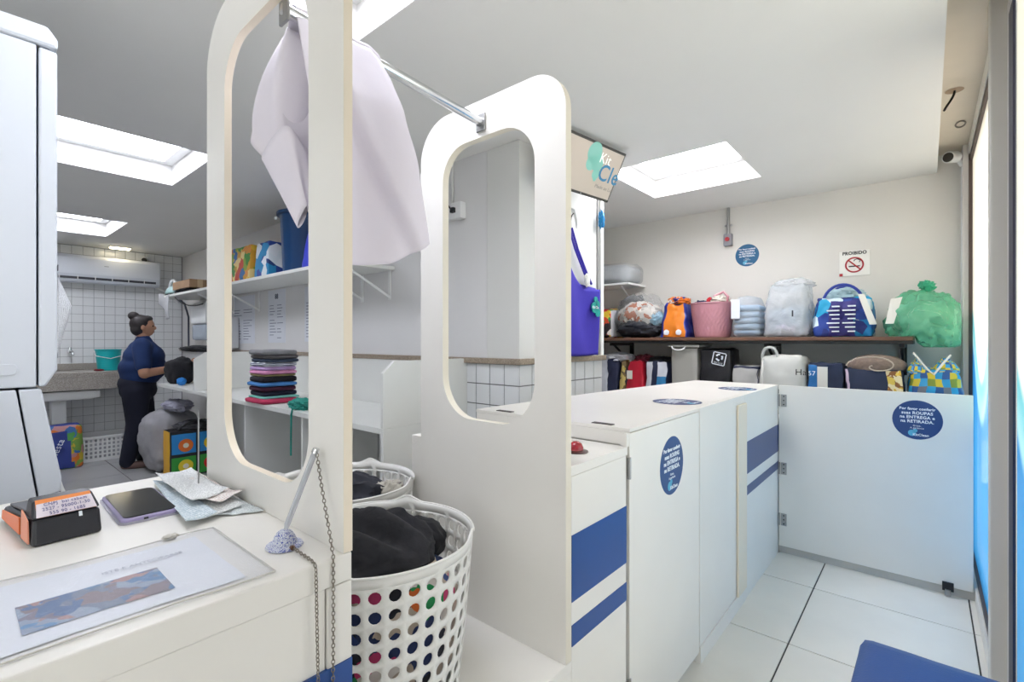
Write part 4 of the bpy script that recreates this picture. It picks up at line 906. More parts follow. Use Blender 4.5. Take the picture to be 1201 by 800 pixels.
# ------------------------------------------------------------------ the woman
SKIN = mat('skin', '#b98a70', .55, var=.06, scale=12); HAIR = mat('dark_hair', '#2a2425', .6, var=.3, scale=40)
TEE = mat('navy_tshirt', '#16305f', .9, var=.15, scale=8, bump=.2, bscale=20); TRO = mat('black_trousers', '#14172a', .9, var=.2, scale=8)
PX, PY = 1.33, 6.30
wm = thing('woman', 'woman with a hair bun in navy T-shirt and dark trousers, working at the bench', 'person', (PX, PY, 0))
def P3(f, l, z): return Vector((PX+f, PY+l, z))        # f forward (+X), l to her left (+Y)
def blob(mb, c, rx, ry=None, rz=None, n=10):
    ry = rx if ry is None else ry; rz = rx if rz is None else rz; vs = []
    for j in range(n+1):
        ph_ = -PI/2+PI*j/n
        for i in range(2*n): th = PI*i/n; vs.append((c[0]+rx*math.cos(ph_)*math.cos(th), c[1]+ry*math.cos(ph_)*math.sin(th), c[2]+rz*math.sin(ph_)))
    mb.add(vs, [(j*2*n+i, j*2*n+(i+1) % (2*n), (j+1)*2*n+(i+1) % (2*n), (j+1)*2*n+i) for j in range(n) for i in range(2*n)])
def limb(mb, pts, rs, n=14, sub=6):
    """tapered limb of overlapping round sections"""
    for k in range(len(pts)-1):
        for q in range(sub+1):
            t = q/sub; blob(mb, pts[k].lerp(pts[k+1], t), rs[k]*(1-t)+rs[k+1]*t, n=7)
    mb.tube(pts, rs, n)
def fuse(mb, name, m, parent, vox, smooth=4):
    o = mb.build(name, m, parent, smooth=True, angle=180)
    r = o.modifiers.new('fuse', 'REMESH'); r.mode = 'VOXEL'; r.voxel_size = vox; r.use_smooth_shade = True
    s_ = o.modifiers.new('soft', 'SMOOTH'); s_.factor = .5; s_.iterations = smooth
    return o
body = MB()
hip, chest, nk, hd = P3(-.02, 0, .86), P3(.03, 0, 1.17), P3(.075, 0, 1.345), P3(.12, 0, 1.455)
blob(body, hip, .15, .18, .14); blob(body, P3(.02, 0, 1.0), .16, .18, .15); blob(body, chest, .14, .18, .15)
limb(body, [P3(.035, 0, 1.26), P3(.025, 0, 1.38)], [.065, .052])
blob(body, P3(0.040, 0, 1.475), .088, .072, .105); blob(body, P3(0.070, 0, 1.425), .055, .052, .06)       # skull, jaw
blob(body, P3(0.129, 0, 1.452), .018, .013, .02); blob(body, P3(0.121, 0, 1.467), .012, .01, .022)        # nose
for s_ in (-1, 1): blob(body, P3(0.030, s_*.074, 1.46), .018, .01, .03)                                    # ears
blob(body, P3(0.112, 0, 1.412), .012, .022, .008)
hands = []
for s_, (fe, fw) in ((1, ((.16, .24, 1.02), (.42, .10, 1.06))), (-1, ((.06, -.27, .985), (.36, -.12, 1.035)))):
    sh = P3(.03, s_*.18, 1.26); el_ = P3(*fe); wr = P3(*fw)
    limb(body, [sh, el_], [.062, .052]); limb(body, [el_, wr], [.047, .031])
    dr_ = Vector((.9, -s_*.3, .02)).normalized(); sd = Vector((0, 0, 1)); pl = wr+dr_*.05
    blob(body, pl, .042, .022, .04); limb(body, [wr, pl], [.03, .028])
    for q, ln in enumerate((.062, .072, .068, .052)):
        b0 = pl+dr_*.03+sd*(.028-.019*q); m0 = b0+dr_*ln*.55; t0 = m0+(dr_*.7+Vector((0, -s_*.7, -.1))).normalized()*ln*.5
        limb(body, [b0, m0, t0], [.0095, .009, .0075], 8, 4)
    tb0 = pl-dr_*.015+sd*.03; limb(body, [tb0, tb0+(dr_*.6+sd*.6).normalized()*.035, tb0+(dr_*.95+sd*.35).normalized()*.062], [.012, .0105, .009], 8, 4)
for s_, fo in ((1, .06), (-1, -.06)):
    limb(body, [P3(-.02, s_*.09, .82), P3(fo*.6+.02, s_*.095, .46), P3(fo-.03, s_*.1, .09)], [.1, .065, .042])
    limb(body, [P3(fo-.05, s_*.1, .04), P3(fo+.13, s_*.11, .028)], [.036, .026])
fuse(body, 'body', SKIN, wm, .0065, 3)
shirt = MB()
blob(shirt, P3(.01, 0, .95), .178, .215, .12); blob(shirt, P3(.03, 0, 1.03), .215, .225, .16); blob(shirt, P3(.04, 0, 1.15), .185, .22, .15); blob(shirt, P3(.03, 0, 1.24), .13, .185, .09)
limb(shirt, [P3(.035, 0, 1.28), P3(.03, 0, 1.325)], [.09, .07])
for s_ in (-1, 1):
    limb(shirt, [P3(.03, s_*.15, 1.265), P3(.03, s_*.18, 1.25), P3(.05 if s_ < 0 else .11, s_*.245, 1.06)], [.085, .082, .072])
fuse(shirt, 'tshirt', TEE, wm, .011, 14)
tr = MB()
blob(tr, P3(-.02, 0, .87), .168, .205, .13); blob(tr, P3(-.01, 0, .80), .165, .19, .13)
for s_, fo in ((1, .06), (-1, -.06)):
    limb(tr, [P3(-.02, s_*.095, .80), P3(fo*.6+.015, s_*.1, .46), P3(fo-.035, s_*.1, .075)], [.13, .088, .068])
fuse(tr, 'trousers', TRO, wm, .011, 12)
hr = MB()
blob(hr, P3(0.010, 0, 1.495), .098, .085, .098); blob(hr, P3(-0.010, 0, 1.44), .07, .078, .075); blob(hr, P3(-0.050, 0, 1.578), .05, .05, .045); blob(hr, P3(0.065, 0, 1.55), .05, .06, .035)
fuse(hr, 'hair', HAIR, wm, .008, 3)
for s_ in (-1, 1):
    e_ = MB(); blob(e_, P3(0.114, s_*.03, 1.472), .009, .012, .009); e_.build('eye', mat('eye_white_dark', '#3a2c28', .2), wm, smooth=True)
    sh_ = MB(); fo = .06*s_
    limb(sh_, [P3(fo-.055, s_*.1, .038), P3(fo+.04, s_*.105, .036), P3(fo+.145, s_*.11, .03)], [.036, .041, .031]); o = fuse(sh_, 'shoe', mat('brown_slipper', '#6e5650', .7), wm, .009, 3)
mo = MB(); blob(mo, P3(0.120, 0, 1.408), .006, .024, .006); mo.build('mouth', mat('lips', '#8c4f4a', .5), wm, smooth=True)

wm.rotation_euler = (0, 0, -.28)      # turned a little towards the bench

# ------------------------------------------------------------------ TV, apron bag, on the pier
tv = thing('hanging_monitor', 'tilted flat monitor hanging at the ceiling in front of the pier', 'monitor', (2.3, 1.4, 2.2))
e = Vector((.9925, -.122, 0)).normalized(); tl = R(28); nh = Vector((-.122, -.9925, 0)); dn = (-nh*math.sin(tl)+Vector((0, 0, -math.cos(tl)))).normalized(); nr = e.cross(-dn)
TR = Vector((2.512, 1.294, 2.376)); W_, H_ = .50, .281; cT = TR-e*W_/2+dn*H_/2
MB().obox(cT-nr*.018, e, dn, nr, W_/2, H_/2, .018).build('housing', mat('monitor_grey', '#4b4947', .4), tv, bevel=.003)
MB().obox(cT+nr*.0008, e, dn, nr, W_/2-.012, H_/2-.014, .001).build('screen', mat('lit_screen', '#b5aa9f', .2, emit=.25), tv)
ink = mat('screen_teal', '#2f6f94', .4, emit=.3); ink2 = mat('screen_white', '#e4e2dc', .4, emit=.35); ink3 = mat('screen_mint', '#7fb8ac', .4, emit=.25)
bb_ = MB()
for a, b_, q in ((.10, -.085, .055), (.15, -.04, .045), (.10, -.03, .04), (.165, .015, .03), (.17, .04, .014)):
    cc = cT+e*(a-.105)+dn*b_+nr*.0021; bb_.add([cc+(e*math.cos(2*PI*i/24)+dn*math.sin(2*PI*i/24))*q for i in range(24)], [tuple(range(24))])
bb_.build('bubble_logo', ink3, tv)
text('lettering', 'Kit', .075, cT+e*.095-dn*.072+nr*.003, e, -dn, ink2, tv)
text('lettering', 'Cle', .125, cT+e*.168+dn*.0+nr*.003, e, -dn, ink, tv, bold=.001)
text('lettering', 'Made an La', .03, cT+e*.16+dn*.072+nr*.003, e, -dn, mat('screen_grey', '#8b857e', .5, emit=.2), tv)
MB().tube([cT-nr*.036, Vector((2.27, 1.55, 2.28)), Vector((2.27, 1.655, 2.30))], .018, 10).build('wall_arm', BLACKM, tv)
MB().cyl(cT+dn*(H_/2-.007)+nr*.0008, cT+dn*(H_/2-.007)+nr*.002, .003, n=10).build('power_light', WHITEP, tv)
PUR = mat('violet_cloth', '#3d31ad', .75, var=.1, scale=8, bump=.1)
ap = thing('violet_bag', 'violet blue cloth bag with a bubble logo hanging on the pier', 'bag', (2.6, 1.62, 1.23))
def apf(u, v): 
    x = 2.36+.41*u; top = 1.66+.20*(1-u)**1.5 if u < .8 else 1.66
    top = 1.645+.21*max(0, 1-u/.62)**1.3+.012*(u > .62)*(u-.62)
    return (x, 1.628-.012*math.sin(u*6+v*2)-.02*(1-v)*math.sin(PI*u), 1.226+(top-1.226)*v)
MB().grid(apf, 30, 24).build('bag_front', PUR, ap, smooth=True, solid=.002)
MB().grid(lambda u, v: (2.36+.41*u, 1.645-.004*math.sin(u*5), 1.226+(.455-.02*u)*v), 20, 12).build('bag_back', PUR, ap, smooth=True, solid=.002)
for off_ in (0, .03):
    MB().tube([(2.43+off_, 1.63, 2.0), (2.5+off_, 1.632, 1.88), (2.60+off_, 1.632, 1.75), (2.66+off_, 1.632, 1.68)], .008, 6).build('strap', PUR, ap)
bl_ = MB()
for a, b_, q in ((2.685, 1.53, .035), (2.72, 1.55, .025), (2.725, 1.50, .028), (2.70, 1.58, .02)): bl_.cyl((a, 1.603, b_), (a, 1.609, b_), q, n=20)
bl_.build('bubble_logo', mat('teal_logo', '#27a39a', .5), ap)
text('lettering', 'Kit Cle', .024, (2.69, 1.6015, 1.53), (1, 0, 0), (0, 0, 1), INK, ap, bold=.0006)
lab(MB().lump((2.625, 1.625, 1.70), .03, .012, .04, 97, .4, 3, n=12).build('paper_tag', mat('white_tag', '#e6e4de', .7), ap, smooth=True), 'crumpled white paper tag')
hk = thing('wall_hook', 'white hook with a short cord on the pier below the monitor', 'hook', (2.47, 1.64, 1.98))
MB().tube([(2.465, 1.655, 2.12), (2.47, 1.62, 2.10), (2.49, 1.615, 2.05), (2.50, 1.62, 2.0)], [.012, .012, .01, .004], 8).build('hook', WHITEP, hk, smooth=True)
MB().tube(bez((2.47, 1.62, 2.09), (2.40, 1.61, 2.05), (2.44, 1.61, 2.03), (2.38, 1.61, 1.99), 8), .004, 5).build('cord', DARK, hk)
rbn = tag(MB().lump((2.795, 1.62, 2.11), .022, .02, .055, 99, .4, 3, n=16).build('blue_ribbon', mat('blue_ribbon_film', '#1f86c0', .35), smooth=True), 'knotted blue plastic ribbon hanging on the pier corner', 'ribbon')

# ------------------------------------------------------------------ right wall: storage shelf and its bags
ws = thing('storage_shelf', 'brown storage shelf on black brackets along the right wall', 'shelf', (3.92, 1.3, 1.3))
box('shelf_board', 3.70, 4.155, .06, 2.75, 1.32, 1.343, WOOD, ws, .002)
box('steel_edge', 3.705, 4.15, .06, 2.75, 1.298, 1.3195, BLACKM, ws, .001)
for y in (2.08, .86, .115):
    MB().box(4.13, 4.155, y-.015, y+.015, 1.09, 1.2975).build('bracket_plate', BLACKM, ws); MB().box(3.75, 4.13, y-.012, y+.012, 1.275, 1.2975).build('bracket_arm', BLACKM, ws)
    MB().tube([(4.14, y, 1.10), (3.80, y, 1.285)], .010, 6).build('bracket_brace', BLACKM, ws)
ls = thing('lower_shelf', 'low white shelf bench behind the counter carrying the lower row of bags', 'shelf', (3.8, 1.2, 0))
box('shelf_board', 3.46, 4.155, -.15, 2.75, .80, .83, LAMG, ls, .002)
for y in (0, .9, 1.8, 2.7): box('upright', 3.6, 4.15, y-.01, y+.01, 0, .7995, LAMG, ls, 0)
ZS = 1.3435; ZL = .8305
FILM = film_mat('clear_bag_film', '#f2f4f6', .13, .12, 1., 24); FILMB = film_mat('pale_blue_bag_film', '#e6edf4', .26, .22); FILMG = film_mat('green_bag_film', '#74d4ac', .40, .25, 1., 12); FILMS = film_mat('smoky_bag_film', '#8a8b90', .35, .15)
def sackshape(zc):
    def f(q, d): 
        k = 1-.35*max(0, d.z)**2; return (q.x*k, q.y*k, q.z)
    return f
GU = 'laundry on the brown storage shelf'; GL = 'bags in the lower row'
# toy print bag at far left
t = thing('printed_bag', 'red and yellow printed bag at the left end of the brown shelf', 'bag', (3.93, 2.22, ZS))
MB().softbox(3.8, 4.08, 2.10, 2.36, ZS, 1.60, (10, 12, 12), .012, .01, 21, top=(.8, .85), mfn=lambda i, j, ax: 1 if (ax == '-y') else 0).build('bag_body', [print_mat('toy_print', ['#e0b92f', '#c22f2f', '#2f9a4a', '#2a2326', '#e8e0d8', '#d8502f', '#e0c23a'], 18), mat('pale_bag_side', '#d3d2d6', .6)], t, smooth=True, weld=True)
# big clear bag with clothes
t = thing('bag_of_clothes', 'clear plastic bag of patterned and dark clothes left of the orange bag', 'bag', (3.93, 1.87, ZS))
MB().lump((3.91, 1.885, 1.535), .17, .185, .12, 22, .16, 2.5, n=26).build('patterned_clothes', print_mat('beige_pattern_cloth', ['#d8d0c6', '#cfc6bc', '#b0623c', '#e2dcd4', '#a9a39c', '#d9d3cb'], 24, .9), t, smooth=True)
MB().lump((3.92, 1.88, 1.425), .19, .205, .085, 23, .2, 2.5, n=24, flat=ZS+.002).build('dark_clothes', mat('dark_slate_cloth', '#3b3d46', .9, var=.4, scale=9), t, smooth=True)
MB().lump((3.90, 1.735, 1.5), .1, .07, .07, 24, .2, 2.5, n=18).build('blue_clothes', mat('pale_blue_cloth', '#8fb4c9', .9), t, smooth=True)
MB().lump((3.96, 1.98, 1.62), .1, .12, .1, 25, .25, 2.4, n=22).build('smoky_top', FILMS, t, smooth=True)
MB().lump((3.93, 1.885, 1.53), .2, .225, .195, 26, .14, 2.4, n=30, flat=ZS+.0005).build('film', FILM, t, smooth=True)
# orange bag
t = thing('orange_bag', 'orange and blue shopping bag beside the pink basket', 'bag', (3.92, 1.53, ZS))
MB().softbox(3.80, 4.05, 1.435, 1.665, ZS, 1.62, (12, 16, 16), .012, .018, 27, rnd=.012, top=(.62, .72), lean=(.02, .01), mfn=lambda i, j, ax: (0 if (ax == '-x' and .12 < i < .95-.35*j*0) else 1)).build('bag_body', [mat('bright_orange_film', '#f0892a', .4, var=.1, scale=12), mat('cobalt_film', '#26348f', .4)], t, smooth=True, weld=True)
MB().lump((3.93, 1.55, 1.64), .08, .09, .035, 28, .4, 3, n=18).build('crumpled_top', print_mat('orange_blue_print', ['#e8892f', '#2f3a94', '#efe6da', '#e87f2a'], 22), t, smooth=True)
for y in (1.60, 1.50): MB().lump((3.787, y, 1.385), .004, .024, .02, 29, .4, 5, n=10).build('white_print', INK, t)
# pink basket
t = thing('pink_basket', 'dusty pink woven plastic basket full of clothes on the brown shelf', 'basket', (3.90, 1.28, ZS))
def wob(a, z): return .02*math.sin(a*30+(PI if int(z/.028) % 2 else 0))*(.03 < z < .215)
prof = [(0, 0), (.125, 0)]+[(.128+.032*k/20, .005+.255*k/20) for k in range(21)]+[(.165, .262), (.162, .268), (.150, .262), (.122, .01), (0, .01)]
MB().lathe(prof, (3.90, 1.275, ZS+.0005), 120, wob=wob).build('basket_body', mat('dusty_pink_plastic', '#c48a95', .4), t, smooth=True)
MB().tube([(3.85, 1.155, 1.60), (3.84, 1.14, 1.65), (3.86, 1.18, 1.69), (3.84, 1.24, 1.66), (3.83, 1.24, 1.61)], .01, 8).build('handle', mat('dusty_pink_plastic'), t, smooth=True)
tag(MB().lump((3.90, 1.36, 1.605), .08, .055, .03, 31, .3, 3, n=18).build('navy_cloth', mat('navy_cloth', '#1d2443', .95), smooth=True), 'navy cloth at the left in the pink basket', 'cloth')
tag(MB().lump((3.86, 1.28, 1.625), .03, .025, .03, 32, .2, 3, n=14).build('red_cloth', mat('red_cloth', '#c02433', .9), smooth=True), 'small red cloth in the pink basket', 'cloth')
tag(MB().lump((3.87, 1.21, 1.62), .07, .075, .04, 33, .4, 3, n=20).build('cream_cloth', mat('cream_cloth', '#ddd6ca', .95, var=.2, scale=20), smooth=True), 'cream patterned cloth on top of the pink basket', 'cloth')
# pale blue bag
t = thing('bag_of_clothes', 'small plastic bag of pale blue folded linen right of the pink basket', 'bag', (3.90, 1.0, ZS))
for k in range(5): MB().softbox(3.80, 4.02, .915, 1.09, ZS+.012+.045*k, ZS+.055+.045*k, (8, 8, 4), .01, .006, 34+k, rnd=.02).build('linen', mat('pale_blue_linen', '#a9c0d6', .9, var=.1, scale=12), t, smooth=True, weld=True, angle=180)
MB().softbox(3.775, 4.05, .905, 1.10, ZS, 1.64, (16, 18, 18), .02, .016, 39, top=(.75, .78), rnd=.04).build('film', FILMB, t, smooth=True, weld=True, angle=180)
box('paper_slip', 3.760, 3.762, 1.035, 1.095, 1.48, 1.62, mat('slip_paper', '#e4e8ee', .6), t, 0)
# big clear bag
t = thing('bag_of_clothes', 'large translucent white bag of laundry right of the pale blue linen', 'bag', (3.90, .74, ZS))
MB().softbox(3.79, 4.05, .63, .86, ZS+.005, 1.55, (10, 10, 10), .01, .012, 41, rnd=.05).build('packed_laundry', mat('white_blue_linen', '#b3c1cf', .9, var=.25, scale=10), t, smooth=True, weld=True, angle=180)
MB().lump((3.90, .74, ZS+.06), .135, .13, .06, 42, .3, 3, n=18, flat=ZS+.002).build('lilac_laundry', mat('lilac_linen', '#d7c8dc', .9), t, smooth=True)
MB().softbox(3.745, 4.06, .61, .885, ZS, 1.70, (18, 20, 22), .015, .02, 43, top=(.85, .86), rnd=.03, lean=(.0, -.01)).build('film', film_mat('milky_bag_film', '#eef2f6', .36, .22, .9, 13), t, smooth=True, weld=True, angle=180)
MB().lump((3.90, .715, 1.71), .115, .135, .045, 44, .22, 1.6, n=24).build('gathered_neck', film_mat('milky_bag_film', '#eef2f6', .42), t, smooth=True)
text('lettering', '1', .055, (3.722, .69, 1.50), (0, -1, .0), (0, 0, 1), BINK, t, bold=.002)
# blue geometric bag
t = thing('blue_geometric_bag', 'blue tote with a geometric print under the no smoking sign', 'bag', (3.9, .43, ZS))
GEO = print_mat('blue_geometric_print', ['#1f3f94', '#18a0d0', '#cfe0ec', '#21307a', '#2b62b8', '#0f7fc0'], 15, smooth=False)
VIO = mat('violet_print_field', '#35307c', .55)
MB().softbox(3.78, 4.05, .265, .575, ZS, 1.60, (14, 26, 20), .02, .016, 45, top=(.75, .95), rnd=.015, mfn=lambda i, j, ax: 1 if (ax == '-x' and .28 < i < .72 and j < .92) else 0).build('bag_body', [GEO, VIO], t, smooth=True, weld=True)
MB().lump((3.92, .42, 1.615), .09, .12, .055, 46, .25, 3, n=20).build('packed_cloth', mat('pale_teal_cloth', '#a9c6cf', .9), t, smooth=True)
for xx in (3.83, 3.98): MB().tube(bez((xx, .53, 1.58), (xx-.02, .50, 1.72), (xx-.02, .34, 1.72), (xx, .31, 1.58), 14), .009, 8).build('handle', mat('cobalt_strap', '#2a3f9c', .6), t, smooth=True)
for k in range(7):
    for c_ in range(2): MB().box(3.745, 3.7485+.006*k, .345+.085*c_, .385+.085*c_+.014*(k % 3), 1.375+.027*k, 1.383+.027*k).build('white_print', INK, t)
lab(MB().hexa([(3.752, .272, 1.42), (3.756, .272, 1.42), (3.762, .235, 1.42), (3.758, .235, 1.42), (3.775, .335, 1.615), (3.779, .335, 1.615), (3.785, .30, 1.615), (3.781, .30, 1.615)]).build('paper_tag', mat('white_tag'), t), 'long white paper tag')
# green bag
t = thing('green_bag', 'green translucent knotted plastic bag at the right end of the brown shelf', 'bag', (3.80, .03, ZS))
def gclamp(q, d):      # rests on the shelf end and sags past it
    z = q.z-.05*max(0, -d.y+.1)*(d.z < .2)
    if q.y > .03: z = max(z, 1.3445-1.445)
    else: z = max(z, -.165+.9*max(0, q.y))
    return (q.x, max(q.y, -.165), z)
MB().lump((3.83, .01, 1.445), .14, .145, .10, 52, .25, 2.4, n=26, shape=gclamp).build('packed_laundry', print_mat('pale_green_cloth', ['#dfe6da', '#cdd8ca', '#e8ebe2', '#9aac98', '#d4dfd2'], 12, .9), t, smooth=True)
MB().lump((3.83, .015, 1.445), .19, .18, .175, 53, .17, 2.2, n=40, shape=gclamp).build('film', FILMG, t, smooth=True)
MB().lump((3.80, .0, 1.645), .03, .04, .03, 54, .5, 3, n=14).build('knot', mat('green_knot', '#2fa37c', .4), t, smooth=True)
lab(MB().hexa([(3.665, .19, 1.42), (3.668, .19, 1.42), (3.672, .15, 1.42), (3.669, .15, 1.42), (3.70, .165, 1.57), (3.703, .165, 1.57), (3.705, .11, 1.58), (3.702, .11, 1.58)]).build('paper_tag', mat('white_tag'), t), 'white paper tag')
# small high shelf with a packed pillow
t = thing('corner_shelf', 'small white corner shelf carrying the wrapped pillow', 'shelf', (3.98, 2.2, 1.8)); box('shelf_board', 3.82, 4.157, 1.95, 2.75, 1.805, 1.823, WHITEP, t, .002)
MB().tube([(4.15, 2.06, 1.65), (3.9, 2.06, 1.803)], .007, 6).build('bracket', WHITEP, t)
t = thing('wrapped_pillow', 'grey pillow wrapped in clear plastic on the small corner shelf', 'pillow', (3.98, 2.2, 1.824))
MB().softbox(3.84, 4.12, 1.97, 2.5, 1.826, 1.985, (10, 14, 8), .02, .006, 55, rnd=.05).build('pillow', mat('pillow_grey', '#bdc1c3', .9), t, smooth=True, weld=True, angle=180)
MB().softbox(3.825, 4.14, 1.955, 2.52, 1.8245, 2.0, (14, 18, 10), .03, .012, 56, rnd=.05).build('film', FILM, t, smooth=True, weld=True, angle=180)

# lower row
def low_bag(label, y0, y1, z1, mats, mfn=None, x0=3.72, x1=4.0, seed=0, top=(.8, 1.0), name='shopping_bag', wr=.015, n=(12, 18, 16)):
    t = thing(name, label, 'bag', ((x0+x1)/2, (y0+y1)/2, ZL), GL)
    MB().softbox(x0, x1, y0, y1, ZL, z1, n, .008, wr, seed, top=top, rnd=.012, mfn=mfn).build('bag_body', mats, t, smooth=True, weld=True)
    return t
WSTR = mat('pale_grey_stripe', '#c9ccd6', .6); NST = mat('dark_navy_stripe', '#1f2644', .6)
low_bag('patchwork printed bag at the left end of the lower row beside the pier', 2.24, 2.44, 1.19, [print_mat('patchwork', ['#3f8f8c', '#c9654a', '#cfc9c2', '#3a3238', '#4aa0a0', '#d07a55'], 16)], seed=61)
low_bag('bag with wide white and navy stripes in the lower row', 2.01, 2.22, 1.16, [WSTR, NST], lambda i, j, ax: 1 if (ax == '-x' and (i > .58) or ax == '-y') else 0, seed=62)
tag(MB().lump((3.86, 2.06, 1.17), .12, .15, .045, 63, .3, 3, n=20).build('white_laundry', mat('white_cloth', '#d9dbe2', .9, var=.1), smooth=True), 'white laundry heaped on the navy striped bag', 'laundry')
low_bag('narrow yellow and brown printed bag left of the red bag', 1.935, 1.99, 1.15, [print_mat('ochre_print', ['#a8923a', '#6e5a3a', '#c4b06a', '#3a3a44'], 16)], seed=64, n=(8, 8, 10))
t = low_bag('bright red bag with a white label in the lower row', 1.77, 1.925, 1.15, [mat('red_bag_film', '#c41f38', .45, var=.15, scale=10)], seed=65, top=(.8, .8))
box('paper_label', 3.700, 3.703, 1.855, 1.905, 1.0, 1.07, mat('white_tag'), t, 0)
tag(MB().lump((3.87, 1.82, 1.16), .09, .09, .04, 66, .35, 3, n=16).build('maroon_cloth', mat('maroon_cloth', '#6b2030', .9), smooth=True), 'maroon cloth sticking out of the red bag', 'cloth')
low_bag('white, navy and blue striped bag left of the grey bin', 1.575, 1.755, 1.15, [WSTR, NST, mat('blue_patch', '#2f7fb4', .6)], lambda i, j, ax: (1 if (i < .06 or .36 < i < .58) else (2 if (i > .58 and j < .6) else 0)) if ax == '-x' else 1, seed=67)
tag(MB().lump((3.86, 1.67, 1.165), .1, .1, .025, 68, .3, 3, n=16).build('black_cloth', BLKC, smooth=True), 'black cloth on top of the striped bag beside the grey bin', 'cloth')
t = thing('grey_bin', 'tall grey plastic bin with a white handle in the lower row', 'bin', (3.86, 1.45, ZL))
GB = mat('grey_bin_plastic', '#aaa8a2', .45)
MB().softbox(3.75, 4.0, 1.335, 1.545, ZL, 1.265, (8, 8, 8), .0, .0, rnd=.03, top=(1.08, 1.06)).build('bin_body', GB, t, smooth=True, weld=True)
MB().softbox(3.728, 4.02, 1.315, 1.565, 1.2655, 1.29, (8, 8, 3), .0, .0, rnd=.012).build('bin_lid', mat('grey_bin_lid', '#b9b7b0', .45), t, smooth=True, weld=True)
MB().tube(bez((3.727, 1.53, 1.275), (3.71, 1.52, 1.235), (3.71, 1.43, 1.235), (3.727, 1.42, 1.275), 12), .006, 8).build('handle', WHITEP, t, smooth=True)
t = low_bag('black woven bag with a recycling mark right of the grey bin', 1.09, 1.315, 1.255, [mat('black_woven_film', '#232327', .35, var=.3, scale=12, bump=.3)], seed=69, top=(.85, .97), wr=.01)
xd, yd, c0 = Vector((0, -.97, -.2)), Vector((0, -.2, .97)), Vector((3.709, 1.165, 1.185))
lg = MB()
for k in range(4):
    a = [(-.045, -.045), (.045, -.045), (.045, .045), (-.045, .045)]; p, q = a[k], a[(k+1) % 4]
    lg.obox(c0+xd*(p[0]+q[0])/2+yd*(p[1]+q[1])/2, (xd*(q[0]-p[0])+yd*(q[1]-p[1])).normalized(), Vector((1, 0, 0)), Vector((1, 0, 0)).cross((xd*(q[0]-p[0])+yd*(q[1]-p[1])).normalized()), .042, .002, .003)
for k in range(3):
    a0 = PI/2+2*PI*k/3; pts = [c0+yd*.01+(xd*math.cos(a0+t_)+yd*math.sin(a0+t_))*.022 for t_ in [i*.27 for i in range(6)]]
    lg.tube(pts, [.006, .006, .006, .006, .009, .001], 6)
lg.build('recycling_mark', INK, t)
lab(text('lettering', 'RECICLE', .016, c0-yd*.032+Vector((-.002, 0, 0)), xd, yd, INK, t), 'white printed word')
low_bag('grey white woven bag with black piping between black bag and white tote', .90, 1.08, 1.135, [mat('grey_white_woven', '#b9b8b6', .6, var=.1, scale=9), NST], lambda i, j, ax: 1 if (j > .94 or i > .93) else 0, seed=70)
t = thing('white_tote', 'large white tote with a rounded handle and black piping', 'bag', (3.75, .70, ZL), GL)
WT = mat('white_tote_cloth', '#cfd0cd', .7, var=.06, scale=6)
MB().softbox(3.58, 3.88, .605, .86, ZL, 1.215, (14, 18, 16), .02, .008, 71, top=(.85, .97), rnd=.03, mfn=lambda i, j, ax: 1 if (.40 < j < .44 and ax != '+z') else 0).build('bag_body', [WT, mat('black_piping', '#27272b', .6)], t, smooth=True, weld=True)
MB().tube(bez((3.62, .85, 1.19), (3.60, .86, 1.30), (3.60, .75, 1.30), (3.62, .76, 1.20), 14), .009, 8).build('handle', WT, t, smooth=True)
MB().tube([(3.565, .835, 1.19), (3.55, .838, 1.1), (3.55, .838, .9)], .007, 6).build('piping', mat('white_piping', '#e3e2de', .6), t)
text('lettering', 'Ha', .055, (3.556, .612, 1.115), (0, -1, 0), (0, 0, 1), BINK, t)
NV = mat('navy_bag_cloth', '#2a3450', .8, var=.15, scale=9); BLB = mat('blue_bag_print', '#1f6fb4', .6); PINKS = mat('pale_pink_band', '#cdb8cc', .6)
t = low_bag('navy bag with a blue end panel and white slip, under the blue tote', .40, .585, 1.17, [NV, BLB], lambda i, j, ax: 1 if (ax == '-x' and i < .3) else 0, x0=3.6, x1=3.9, seed=72)
box('paper_slip', 3.572, 3.575, .47, .525, .99, 1.155, mat('white_tag'), t, 0); text('lettering', '57', .04, (3.574, .555, 1.11), (0, -1, 0), (0, 0, 1), INK, t)
t = low_bag('navy denim bag with a golden picture panel holding the rolled blanket', .11, .385, 1.145, [NV, print_mat('golden_print', ['#d9b23a', '#e0c25a', '#b0803a', '#e8d8b0', '#8c5a30'], 30), PINKS], lambda i, j, ax: (2 if i < .07 else 1 if i > .72 else 0) if ax == '-x' else 0, x0=3.6, x1=3.9, seed=73, n=(12, 30, 12))
bk2 = thing('rolled_blanket', 'rolled beige blanket on top of the navy denim bag', 'blanket', (3.75, .22, 1.12))
CARP = mat('beige_fleece', '#8f7d72', .95, var=.25, scale=30, bump=.4)
pts = [(.25+.0 + (.115-.0118*a)*0, 0) for a in range(2)]
sp_ = [( .235+(.145-.0062*k)*math.cos(k*.32), 1.165+(.07-.003*k)*math.sin(k*.32)) for k in range(22)]
mbk = MB()
ro = MB().lump((3.75, .235, 1.16), .12, .15, .075, 74, .06, 3, n=22); ro.build('blanket_roll', CARP, bk2, smooth=True)
MB().tube([(3.622, y, z_) for y, z_ in sp_], .0045, 6).build('roll_edge', mat('pale_fleece_edge', '#c4b4a6', .95), bk2, smooth=True)
